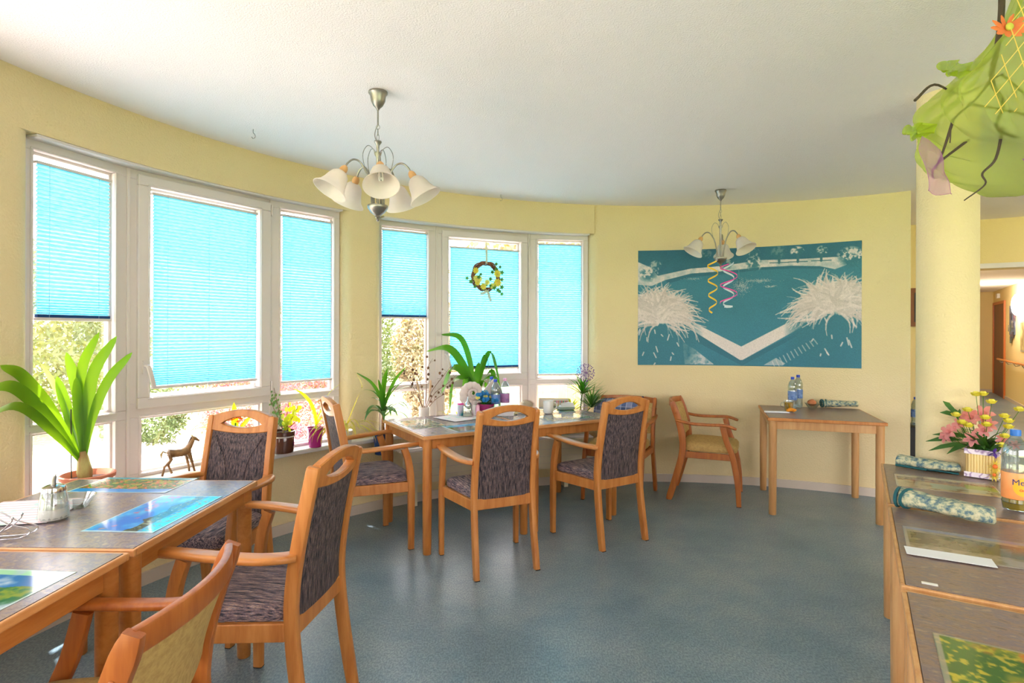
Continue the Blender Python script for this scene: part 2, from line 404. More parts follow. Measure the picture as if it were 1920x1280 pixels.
# corridor
MCm = Matrix.Translation((9.397, 10.515, 0)) @ Matrix.Rotation(math.atan2(.84, .543), 4, 'Z')
def cbox(g, x0, x1, y0, y1, z0, z1): return g.box(((x0 + x1) / 2, (y0 + y1) / 2, (z0 + z1) / 2), (x1 - x0, y1 - y0, z1 - z0), mtx=MCm)
g = G(); cbox(g, -6.1, 3.8, -.2, 0, 0, 2.4); struct(obj('wall_corridor_right', g, M['lobby'], smooth=False))
g = G(); cbox(g, -6.0, 3.8, 1.66, 1.86, 0, 2.4); struct(obj('wall_corridor_left', g, M['lobby'], smooth=False))
g = G(); cbox(g, 3.52, 3.72, 0, 1.66, 0, 2.4); struct(obj('wall_corridor_end', g, M['lobby'], smooth=False))
g = G(); cbox(g, -6.0, 3.8, -.2, 1.86, 2.36, 2.5); struct(obj('ceiling_corridor', g, M['ceil'], smooth=False))
g = G(); cbox(g, -6.0, 1.9, 0, .015, 0, .07); cbox(g, 3.505, 3.52, .02, 1.66, 0, .07); struct(obj('baseboard_corridor', g, M['base'], smooth=False))
# skirting along the curved wall
g = G(); annulus(g, 56, 246, RW - .014, RW + .02, 0, .072); struct(obj('baseboard_left', g, M['base'], auto=30))
# sills
g = G(); annulus(g, 97.6, 246, 3.535, 3.79, .545, .577); struct(obj('trim_2', g, M['sill'], bevel=.008, auto=30))
# round column
g = G(); g.lathe([(.1275, 0), (.1275, ZC)], 48, Matrix.Translation((2.167, 2.856, 0)))
o = struct(obj('trim_3', g, M['wall'])); o['label'] = 'round plastered column at the right behind the tables'

# ------------------------------------------------------------------ windows
W = [(-2.277, 2.666), (-2.132, 3.178), (-1.667, 3.948), (-1.311, 4.365)]
GG = [(-1.115, 4.653), (-.656, 4.962), (.156, 5.331), (.722, 5.425)]
ZB, ZT = .577, 2.318
def frame_with_holes(g, x0, x1, y0, y1, z0, z1, holes):
    """plate x0..x1 with rectangular holes stacked vertically (hx0,hx1,hz0,hz1)"""
    z = z0
    for hx0, hx1, hz0, hz1 in sorted(holes, key=lambda h: h[2]):
        g.bx(x0, x1, y0, y1, z, hz0); g.bx(x0, hx0, y0, y1, hz0, hz1); g.bx(hx1, x1, y0, y1, hz0, hz1); z = hz1
    g.bx(x0, x1, y0, y1, z, z1)
def ring(g, x0, x1, y0, y1, z0, z1, t):
    g.bx(x0, x1, y0, y1, z0, z0 + t); g.bx(x0, x1, y0, y1, z1 - t, z1); g.bx(x0, x0 + t, y0, y1, z0 + t, z1 - t); g.bx(x1 - t, x1, y0, y1, z0 + t, z1 - t)
wn = [0]
def window(P, Q, up, low, sash=None):
    wn[0] += 1; d = Vector((Q[0] - P[0], Q[1] - P[1])); L = d.length
    e = bpy.data.objects.new('window_%d' % wn[0], None); COL.objects.link(e); e.location = (P[0], P[1], 0); e.rotation_euler = (0, 0, math.atan2(d.y, d.x)); e['kind'] = 'structure'
    g = G()
    hu = (up[0] - .03, up[1] + .03, up[2] - .03, up[3] + .03) if sash else up
    frame_with_holes(g, 0.004, L - .004, 0, .075, ZB, ZT, [hu, low])
    if not sash: ring(g, up[0] - .014, up[1] + .014, -.006, .004, up[2] - .014, up[3] + .014, .012)
    ring(g, low[0] - .014, low[1] + .014, -.006, .004, low[2] - .014, low[3] + .014, .012)
    ring(g, up[0] - .002, up[1] + .002, .026, .045, up[2] - .002, up[3] + .002, .016); ring(g, low[0] - .002, low[1] + .002, .016, .045, low[2] - .002, low[3] + .002, .014)
    g.bx(-.008, .008, -.012, .02, ZB, ZT)
    obj('window_frame', g, M['pvc'], e, smooth=False, bevel=.003)
    if sash:
        g = G(); frame_with_holes(g, sash[0], sash[1], -.022, .05, sash[2], sash[3], [up])
        ring(g, up[0] - .014, up[1] + .014, -.028, -.015, up[2] - .014, up[3] + .014, .01)
        obj('sash', g, M['pvc'], e, smooth=False, bevel=.005)
        g = G(); hx = sash[0] + .035; g.bx(hx - .014, hx + .014, -.034, -.02, 1.16, 1.235)
        g.sweep(spl([(hx, -.03, 1.205), (hx, -.062, 1.20), (hx + .012, -.068, 1.15), (hx + .03, -.062, 1.085)], 5), rr(.011, .007), (1, 0, 0))
        obj('window_handle', g, M['pvc'], e)
        for zz in (sash[2] + .02, sash[3] - .09):
            g = G(); g.lathe([(.007, 0), (.007, .075)], 10, Matrix.Translation((sash[1] + .008, -.02, zz))); obj('hinge', g, M['pvc'], e)
    g = G(); g.bx(up[0] - .01, up[1] + .01, .045, .049, up[2] - .01, up[3] + .01); g.bx(low[0] - .01, low[1] + .01, .045, .049, low[2] - .01, low[3] + .01)
    obj('window_glass', g, M['glass'], e, smooth=False)
    return e
SA = (.045, .891, .964, 2.282)
wins = [window(W[0], W[1], (.045, .455, .961, 2.257), (.045, .455, .60, .912)),
        window(W[1], W[2], (.111, .808, 1.026, 2.222), (.072, .832, .60, .914), SA),
        window(W[2], W[3], (.077, .491, .960, 2.258), (.077, .491, .60, .908)),
        window(GG[0], GG[1], (.058, .475, .960, 2.268), (.058, .475, .60, .910)),
        window(GG[1], GG[2], (.108, .798, 1.026, 2.222), (.072, .820, .60, .908), (.046, .869, .964, 2.283)),
        window(GG[2], GG[3], (.078, .517, .960, 2.261), (.078, .517, .60, .912))]
for a0, a1 in GROUPS[2:]:
    nd = [pol(a, 3.69) for a in (a1, a1 - 8.4, a1 - 22.4, a0)]
    window(nd[0], nd[1], (.05, .46, .961, 2.257), (.05, .46, .60, .912)); window(nd[1], nd[2], (.111, .790, 1.026, 2.222), (.072, .82, .60, .914), SA); window(nd[2], nd[3], (.077, .47, .960, 2.258), (.077, .47, .60, .908))
# unseen window added behind the camera to let in fill light
d = Vector((bw1[0] - bw0[0], bw1[1] - bw0[1])); Lb = d.length
e = bpy.data.objects.new('window_13', None); COL.objects.link(e); e.location = (bw0[0], bw0[1], 0); e.rotation_euler = (0, 0, math.atan2(d.y, d.x)); e['kind'] = 'structure'
g = G()
for k in range(6):
    x = Lb * (.12 + .8 * k / 5); g.bx(x - .03, x + .03, -.12, -.05, .5, 2.3)
g.bx(Lb * .12, Lb * .92, -.12, -.05, .5, .56); g.bx(Lb * .12, Lb * .92, -.12, -.05, 2.24, 2.3)
obj('window_frame', g, M['pvc'], e, smooth=False)
g = G(); g.bx(Lb * .12, Lb * .92, -.09, -.085, .55, 2.25); obj('window_glass', g, M['glass'], e, smooth=False)

# pleated blinds
def blind_material():
    m = bpy.data.materials.new('blue_pleated_fabric'); m.use_nodes = True; n = m.node_tree.nodes; l = m.node_tree.links
    for x in list(n): n.remove(x)
    tc = n.new('ShaderNodeTexCoord'); mp = n.new('ShaderNodeMapping'); mp.inputs['Scale'].default_value = (3, 3, 60); l.new(tc.outputs['Object'], mp.inputs[0])
    nz = n.new('ShaderNodeTexNoise'); nz.inputs['Scale'].default_value = 12; l.new(mp.outputs[0], nz.inputs['Vector'])
    r = n.new('ShaderNodeValToRGB'); r.color_ramp.elements[0].position = .3; r.color_ramp.elements[0].color = lin((92, 192, 226)); r.color_ramp.elements[1].position = .7; r.color_ramp.elements[1].color = lin((150, 222, 243)); l.new(nz.outputs[0], r.inputs[0])
    o = n.new('ShaderNodeOutputMaterial'); d = n.new('ShaderNodeBsdfDiffuse'); t = n.new('ShaderNodeBsdfTranslucent')
    l.new(r.outputs[0], d.inputs[0]); l.new(r.outputs[0], t.inputs[0])
    b = n.new('ShaderNodeMixShader'); b.inputs[0].default_value = .62; l.new(d.outputs[0], b.inputs[1]); l.new(t.outputs[0], b.inputs[2]); l.new(b.outputs[0], o.inputs[0])
    return m
M['blind'] = blind_material()
M['stack'] = mat('darkened_folded_fabric', (10, 62, 122), .8)  # blind's blue painted darker, since folded layers pass little light
M['cord'] = mat('blind_cord', (150, 175, 190), .7)
def blind(P, Q, x0, x1, z0, z1, label, y=.012, pitch=.02, stack=False):
    d = Vector((Q[0] - P[0], Q[1] - P[1]))
    t = thing('pleated_blind', label, 'blind', (P[0], P[1], 0), math.atan2(d.y, d.x), 'blue pleated blinds in the windows')
    g = G(); zs = z1; n = 0; rows = []; z = z1 - .014; zb = z0 + .016 + (.012 if stack else 0)
    k = 0
    while z > zb:
        rows.append((z, y - .008 + (.016 if k % 2 else 0))); k += 1
        f = (z - zb) / max(.01, z1 - z0); z -= pitch * (.5 + .5 * min(1, f * 5)) * .5
    rows.append((zb, y))
    vs_ = [[g.v((x, yy, zz)) for x in (x0, x1)] for zz, yy in rows]
    for a, b in zip(vs_, vs_[1:]): g.f([a[0], a[1], b[1], b[0]])
    obj('pleated_fabric', g, M['blind'], t, smooth=False)
    g = G(); g.bx(x0 - .008, x1 + .008, y - .012, y + .012, z1 - .014, z1); obj('top_rail', g, M['pvc'], t, smooth=False, bevel=.002)
    g = G(); g.bx(x0 - .004, x1 + .006, y - .012, y + .012, z0, z0 + .015); xm = (x0 + x1) / 2; g.bx(xm - .012, xm + .012, y - .02, y - .012, z0 - .003, z0 + .008); obj('bottom_rail', g, M['pvc'], t, smooth=False, bevel=.002)
    if stack:
        g = G(); g.bx(x0 + .002, x1, y - .01, y + .01, z0 + .015, zb + .002); obj('folded_pleats', g, M['stack'], t, smooth=False)
    for fx in (.15, .83) if x1 - x0 < .5 else (.12, .5, .9):
        g = G(); xx = x0 + (x1 - x0) * fx; g.bx(xx - .0007, xx + .0007, y - .0105, y - .009, z0 + .015, z1 - .014); obj('cord', g, M['cord'], t, smooth=False)
blind(W[0], W[1], .066, .432, 1.452, 2.214, 'short blue pleated blind in the far left narrow window above the large strap-leaved plant', stack=True)
blind(W[1], W[2], .130, .786, 1.070, 2.196, 'wide blue pleated blind in the handled window sash, behind the leftmost high-back chair', y=-.005)
blind(W[2], W[3], .093, .475, 1.035, 2.224, 'narrow blue pleated blind above the brown and magenta flowerpots')
blind(GG[0], GG[1], .066, .463, 1.508, 2.246, 'short blue pleated blind above the twiggy vase, right of the rounded wall pier', stack=True)
blind(GG[1], GG[2], .124, .780, 1.064, 2.148, 'wide blue pleated blind with the flower wreath hanging in front', y=-.005, stack=True)
blind(GG[2], GG[3], .093, .503, .992, 2.228, 'narrow blue pleated blind in the rightmost window beside the yellow wall')

# white strips at the window heads, standing in for light bounced off the sill
for i_, (a0_, a1_) in enumerate(GROUPS):
    g = G(); annulus(g, a0_ + .15, a1_ - .15, RW + .002, 3.70, 2.304, 2.3185); struct(obj('trim_%d' % (4 + i_), g, M['pvc'], auto=30, bevel=.004))
# radiator
t = thing('radiator', 'cream convector radiator under the right window group behind the long table', 'radiator', (0, 0, 0))
g = G(); annulus(g, 99.6, 129.0, 3.40, 3.58, .20, .455, 2); obj('radiator_body', g, M['rad'], t, auto=20)
g = G()
for k in range(3): annulus(g, 99.7, 128.9, 3.396, 3.402, .25 + .06 * k, .253 + .06 * k, 2)
obj('panel_ridges', g, M['base'], t, auto=20)
g = G()
for k in range(6): annulus(g, 99.6, 129.0, 3.405 + .03 * k, 3.42 + .03 * k, .455, .465, 2)
obj('top_grille', g, M['pvc'], t, auto=20)
for a in (103, 114, 126):
    g = G(); annulus(g, a, a + .6, 3.5, 3.6, 0, .2, 1); obj('bracket', g, M['rad'], t)

# ------------------------------------------------------------------ outdoors
M['paving'] = mat('garden_paving', (222, 214, 210), .8, noise=((204, 197, 192), 2, (1, 1, 1), .5))
M['lawn'] = mat('lawn_ground', (146, 162, 98), .9, noise=((172, 182, 128), 1.5, (1, 1, 1), .6))
g = G()
I, O2 = arcpts(56, 246, 3.81, 4), arcpts(56, 246, 8.5, 4)
va = [g.v((*p, -.08)) for p in I]; vb = [g.v((*p, -.08)) for p in O2]
for i in range(len(I) - 1): g.f([va[i], va[i + 1], vb[i + 1], vb[i]])
struct(obj('ground_terrace', g, M['paving'], smooth=False))
g = G(); g.f([g.v((-60, -60, -.14)), g.v((60, -60, -.14)), g.v((60, 60, -.14)), g.v((-60, 60, -.14))])
struct(obj('ground_lawn', g, M['lawn'], smooth=False))
def bush_mesh(n, rx, ry, h, size, seed, lo=0.0):
    r = random.Random(seed); g = G()
    for _ in range(n):
        a = r.uniform(0, 2 * PI); u = r.uniform(-1, 1); k = r.uniform(.72, 1.03) * (1 + .16 * math.sin(3 * a + seed) * math.cos(5 * u))
        q = math.sqrt(1 - u * u); p = Vector((rx * k * q * math.cos(a), ry * k * q * math.sin(a), lo + h * (.5 + .5 * u * k)))
        d1 = Vector((r.uniform(-1, 1), r.uniform(-1, 1), r.uniform(-1, 1))).normalized() * size * r.uniform(.6, 1.3); d2 = d1.cross(Vector((r.uniform(-1, 1), r.uniform(-1, 1), r.uniform(-1, 1)))).normalized() * size * .4
        g.f([g.v(p - d1), g.v(p + d2), g.v(p + d1), g.v(p - d2)])
    return g
LG = leaf_mat('pale_garden_leaves', (96, 112, 72), (128, 140, 100), .6, .12)
LG2 = leaf_mat('mid_garden_leaves', (66, 92, 48), (96, 118, 72), .6, .12)
LD = leaf_mat('straw_branches', (144, 134, 110), (98, 108, 78), .7, .1)
LP = leaf_mat('heather_blooms', (128, 76, 100), (74, 50, 62), .7, .35)
def bush(name, x, y, rx, ry, h, n, size, m, label, cat, seed, kind='stuff'):
    o = obj(name, bush_mesh(n, rx, ry, h, size, seed), m, smooth=False, loc=(x, y, -.12)); tag(o, label, cat, kind=kind); return o
bush('hedge', -7.6, 8.2, 1.1, 2.6, 3.0, 15000, .06, LG, 'tall pale green hedge seen through the far left narrow window', 'hedge', 3)
bush('hedge', -8.5, 15.5, 5.0, 1.5, 2.4, 14000, .08, LG, 'pale green hedge row beyond the terrace, behind the window handle', 'hedge', 4)
bush('shrub', -4.8, 7.5, .5, .5, .85, 4000, .035, LG2, 'round green shrub low in the wide left window behind the toy horse', 'shrub', 5)
bush('heather_bed', -3.72, 8.3, .5, 1.2, 1.0, 9000, .022, LP, 'pink flowering heather low outside behind the potted plants', 'heather', 6)
bush('heather_bed', -2.75, 8.0, .42, 1.1, 1.1, 8000, .022, LP, 'pink flowering heather outside behind the magenta pot', 'heather', 8)
bush('shrub', -2.9, 10.2, .9, .9, 2.3, 9000, .045, LG2, 'leafy green shrub outside under the short blind beside the pier', 'shrub', 9)
bush('dry_grass', -1.4, 9.4, .5, .5, 2.4, 9000, .045, LD, 'straw coloured tall grass outside behind the twiggy vase', 'grass', 10)
bush('tree', 3.5, 18.5, 5, 2.2, 6.5, 6000, .2, LD, 'bright pale tree crown outside above the blind with the wreath', 'tree', 11)
t = thing('garden_building', 'cream rendered building close outside the right windows', 'building', (2.1, 11.0, -.14))
g = G(); g.bx(-2.0, 3.0, 0, 3, 0, 2.1); obj('building_wall', g, mat('cream_render', (245, 226, 180), .9), t, smooth=False)
g = G()
for k in range(14): g.bx(-2.0 + .16 * k, -1.87 + .16 * k, -.03, 0, 0, 2.0)
obj('plank_cladding', g, mat('yellow_planks', (226, 198, 120), .8), t, smooth=False)
g = G(); g.bx(-2.2, 3.2, -.3, 3.2, 2.1, 2.22); obj('roof', g, mat('roof_grey', (190, 180, 170), .8), t, smooth=False)

# ------------------------------------------------------------------ tables
def make_table(wood, edge, lam, label, loc, rz, group=None):
    """origin = front-left corner on the floor, top spans 0..0.8"""
    t = thing('dining_table', label, 'table', (loc[0], loc[1], 0), rz, group); S = .8; z1 = .75
    g = G(); g.bx(.012, S - .012, .012, S - .012, z1 - .022, z1); obj('tabletop', g, lam, t, smooth=False)
    g = G(); o_ = .002
    for x0, x1, y0, y1 in ((0, S, 0, .012), (0, S, S - .012, S), (0, .012, .012, S - .012), (S - .012, S, .012, S - .012)): g.bx(x0, x1, y0, y1, z1 - .024, z1 - .0005)
    obj('edge_band', g, edge, t, smooth=False, bevel=.004)
    for k in range(4):
        g = G(); a, b = ((.068, S - .068), (.028, .046))
        if k % 2 == 0: g.bx(a[0], a[1], b[0] if k == 0 else S - b[1], b[1] if k == 0 else S - b[0], z1 - .088, z1 - .024)
        else: g.bx(b[0] if k == 1 else S - b[1], b[1] if k == 1 else S - b[0], a[0], a[1], z1 - .088, z1 - .024)
        obj('apron', g, wood, t, smooth=False, bevel=.002)
    for x in (.04, S - .04):
        for y in (.04, S - .04):
            g = G(); g.lathe([(.0, 0), (.024, 0), (.027, .004), (.029, .3), (.0295, z1 - .025)], 24, Matrix.Translation((x, y, 0))); obj('leg', g, wood, t)
    return t
T_WL = (-1.93, 1.734, -.02); T_CEN = (-.5456, 3.5611, .5416)
def tpos(T, a, b): c, s = math.cos(T[2]), math.sin(T[2]); return (T[0] + a * c - b * s, T[1] + a * s + b * c)
t1 = make_table(M['palewood'], M['wood'], M['lam2'], 'square pale beech table standing alone under the blue mural', (1.9647, 4.4), -.3215)
make_table(M['woody'], M['edge'], M['lam'], 'square beech table by the left windows with the sugar dispenser on it', T_WL[:2], T_WL[2], 'beech tables by the left windows')
T_WN = (-1.955, .925, -.03)
make_table(M['woody'], M['edge'], M['lam'], 'square beech table cut off by the lower left corner, nearest the camera', T_WN[:2], T_WN[2], 'beech tables by the left windows')
make_table(M['wood'], M['edge'], M['lam'], 'square beech table, left half of the long centre table with the blue flower bowl', T_CEN[:2], T_CEN[2], 'beech tables pushed together in the centre')
T_CE2 = (*tpos(T_CEN, .81, 0), T_CEN[2])
make_table(M['wood'], M['edge'], M['lam'], 'square beech table, right half of the long centre table with the white mug', T_CE2[:2], T_CE2[2], 'beech tables pushed together in the centre')
T_R1 = (1.4438, 2.2011, -.5446); T_R2 = (1.0163, 1.4955, -.5446); T_R3 = (.5884, .7895, -.5446)
for T, lb in ((T_R1, 'square table at the right touching the round column, with the flower basket'), (T_R2, 'square table at the right with the white paper strip on a dark placemat'), (T_R3, 'square table in the lower right corner with the autumn leaf placemat')):
    make_table(M['palewood'], M['palewood'], M['lam2'], lb, T[:2], T[2], 'mottled top tables along the right side')
g = 0
for T in (T_R1, T_R2):   # inventory stickers
    o = G(); o.box((.065, .045, .7508), (.035, .014, .0012)); p = tag(obj('inventory_sticker', o, mat('sticker_white', (225, 225, 220), .5), smooth=False, loc=(T[0], T[1], 0)), 'small white sticker on the front left corner of the table with the %s' % ('flower basket' if T is T_R1 else 'white paper strip'), 'sticker', 'white stickers on the right tables'); p.rotation_euler = (0, 0, T[2])

# ------------------------------------------------------------------ high-back chair with handle slot
def lens_rail(g, W_, yf, th):
    """arched head rail with a lens-shaped grip slot; yf(z,u) gives the back-plane y"""
    N = 28; cols = []
    for i in range(N + 1):
        u = -W_ + 2 * W_ * i / N; q = u / W_
        zt = .986 - .030 * q * q; zb = .862 + .016 * q * q; s = max(0, 1 - (u / .118) ** 2)
        zc = .918 - .010 * q * q; zs0, zs1 = zc - .026 * s, zc + .030 * s
        e = .0045; q_ = min(1, s * 5)
        cols.append([[g.v((u, yf(z, u) + d, z)) for z in ((zb + e, zs0 - e * q_, zs1 + e * q_, zt - e) if o_ else (zb, zs0, zs1, zt))] for d, o_ in ((-th / 2, 1), (-th / 2 + e, 0), (th / 2 - e, 0), (th / 2, 1))])
    shut = lambda c: abs(c[1][2].co.z - c[1][1].co.z) < 1e-5
    for i in range(N):
        A, B = cols[i], cols[i + 1]
        for k in (0, 2):
            for d in (0, 3): g.f([A[d][k], B[d][k], B[d][k + 1], A[d][k + 1]])
            for kk in (k, k + 1):
                if kk in (1, 2) and shut(A) and shut(B): continue
                for d in (0, 1, 2): g.f([A[d][kk], B[d][kk], B[d + 1][kk], A[d + 1][kk]])
    for c in (cols[0], cols[-1]):
        for k in (0, 2): g.f([c[0][k], c[0][k + 1], c[1][k + 1], c[2][k + 1], c[3][k + 1], c[3][k], c[2][k], c[1][k]])
    bmesh.ops.remove_doubles(g.bm, verts=g.bm.verts, dist=.0003)
def make_highback():
    t = thing('high_back_armchair', 'x', 'chair', (0, 0, 0), 0, 'striped high-back armchairs')
    bk = spl([(0, -.235, 0), (0, -.200, .22), (0, -.178, .42), (0, -.180, .55), (0, -.205, .72), (0, -.252, .95)], 6)
    def yb(z):
        for a, b in zip(bk, bk[1:]):
            if a.z <= z <= b.z: return a.y + (b.y - a.y) * (z - a.z) / max(1e-6, b.z - a.z)
        return bk[-1].y + (z - bk[-1].z) * -.2
    xs = lambda z: .190 - .014 * z
    for s in (-1, 1):
        zz = [0, .1, .2, .3, .36, .42, .48, .54, .6, .66, .72, .78, .84, .88, .915, .935, .948, .953]
        pts = [(s * xs(z), yb(z), z) for z in zz]; sc = [.92] + [1] * (len(zz) - 4) + [(1, 1), (.93, .95), (.6, .8)]
        sc = [(k, k) if not isinstance(k, tuple) else k for k in sc]
        g = G(); g.sweep(pts, rr(.016, .0235, .45), (1, 0, 0), sc); l = obj('leg', g, M['wood'], t)
        g = G(); g.bx(s * xs(0) - .014, s * xs(0) + .014, -.257, -.213, 0, .005); obj('foot_glide', g, M['black'], l)
        # front legs, running up to the arm
        pts = spl([(s * .258, .208, 0.004), (s * .258, .208, .25), (s * .257, .206, .43), (s * .256, .190, .56), (s * .255, .160, .655)], 6)
        g = G(); g.sweep(pts, rr(.0165, .022, .4), (1, 0, 0), [(.85 + .15 * min(1, i / 8), .85 + .15 * min(1, i / 8)) for i in range(len(pts))]); l = obj('leg', g, M['wood'], t)
        g = G(); g.bx(s * .258 - .012, s * .258 + .012, .19, .226, 0, .005); obj('foot_glide', g, M['black'], l)
        # armrest
        pts = spl([(s * .186, -.186, .655), (s * .212, -.155, .657), (s * .240, -.08, .660), (s * .258, .05, .668), (s * .262, .17, .675), (s * .258, .265, .677)], 6)
        n = len(pts); sc = [(.75 + .5 * math.sin(PI * min(1, .15 + i / n * .9)) ** .8, 1) for i in range(n)]; sc[-1] = (.6, .6); sc[-2] = (.85, .9)
        g = G(); g.sweep(pts, rr(.0255, .0125, .75, 3), (1, 0, 0), sc); obj('armrest', g, M['woody'], t)
    g = G()
    g.box((0, .205, .40), (.485, .022, .06)); g.box((0, -.178, .41), (.352, .022, .065))
    for s in (-1, 1):
        g.prism([(s * .188 - .011, -.16), (s * .188 + .011, -.16), (s * .252 + .011, .20), (s * .252 - .011, .20)], .372, .435)
    obj('seat_frame', g, M['wood'], t, smooth=False, bevel=.004)
    g = G(); lens_rail(g, .163, lambda z, u: yb(z) - .012 * (1 - (u / .163) ** 2), .034); obj('head_rail', g, M['wood'], t, auto=35)
    # upholstered back: front and rear surfaces
    g = G(); NU, NV = 16, 22; F, B = [], []
    for j in range(NV + 1):
        v = j / NV; rf, rb = [], []
        for i in range(NU + 1):
            u = -1 + 2 * i / NU; zt = .870 + .016 * u * u; z = .437 + (zt - .437) * v; x = u * (xs(z) - .0165)
            e = (1 - abs(u) ** 6) * (1 - abs(2 * v - 1) ** 10)
            rf.append(g.v((x, yb(z) + .010 + .014 * e - .012 * (1 - u * u), z))); rb.append(g.v((x, yb(z) - .008 - .004 * e - .010 * (1 - u * u), z)))
        F.append(rf); B.append(rb)
    for j in range(NV):
        for i in range(NU): g.f([F[j][i], F[j][i + 1], F[j + 1][i + 1], F[j + 1][i]]); g.f([B[j][i], B[j + 1][i], B[j + 1][i + 1], B[j][i + 1]])
    for j in range(NV): g.f([F[j][0], F[j + 1][0], B[j + 1][0], B[j][0]]); g.f([F[j][-1], F[j + 1][-1], B[j + 1][-1], B[j][-1]])
    for i in range(NU): g.f([F[0][i], F[0][i + 1], B[0][i + 1], B[0][i]]); g.f([F[-1][i], F[-1][i + 1], B[-1][i + 1], B[-1][i]])
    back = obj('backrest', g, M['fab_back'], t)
    for s in (-1, 1):
        g = G(); pp = []
        for k in range(15):
            v = k / 14; z = .46 + .40 * v; u = s * (.62 - .28 * math.sin(PI * min(1, v * 1.1)) ** 1.5 + (.25 * max(0, v - .75) / .25)); x = u * .155
            pp.append((x, yb(z) + .024 - .012 * (1 - u * u) , z))
        g.tube(pp, .0035, 6); obj('piping', g, M['fab_back'], back)
    # seat cushion
    g = G(); N = 40; layers = [(.0, .93, .432), (.018, 1.0, .437), (.032, 1.02, .452), (.045, 1.0, .470), (.052, .93, .482), (.056, .75, .489), (.058, .45, .493)]
    rings = []
    for k, (dz, sc, z) in enumerate(layers):
        ring_ = []
        for i in range(N):
            a = 2 * PI * i / N; c, s_ = math.cos(a), math.sin(a); e = .32
            x = math.copysign(abs(c) ** e, c); y = math.copysign(abs(s_) ** e, s_)
            wx = .215 + .028 * y; ring_.append(g.v((x * wx * sc, .028 + y * .205 * sc, z + .006 * (1 if k > 2 else 0) * (1 - abs(y)) )))
        rings.append(ring_)
    for a, b in zip(rings, rings[1:]):
        for i in range(N): g.f([a[i], a[(i + 1) % N], b[(i + 1) % N], b[i]])
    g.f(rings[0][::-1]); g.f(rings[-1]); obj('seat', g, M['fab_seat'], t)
    return t
def face(fx, fy): return math.atan2(-fx, fy)
hb = make_highback(); hb['label'] = 'striped high-back armchair with its back to us at the middle of the long centre table'
hb.location = (-.12, 3.528, 0); hb.rotation_euler = (0, 0, face(-.412, .911))
dup(hb, (-.885, 2.12, 0), face(-.99, .13), 'large striped high-back armchair in the foreground, turned to the left window tables')
dup(hb, (.62, 3.975, 0), face(-.53, .848), 'striped high-back armchair at the long centre table, in front of the plaid bag')
dup(hb, (-.957, 3.815, 0), face(.862, .506), 'striped high-back armchair seen from the side at the left end of the long centre table')
dup(hb, (-1.47, 2.80, 0), face(-.17, -.985), 'striped high-back armchair facing us behind the left window table, below the orange flower')

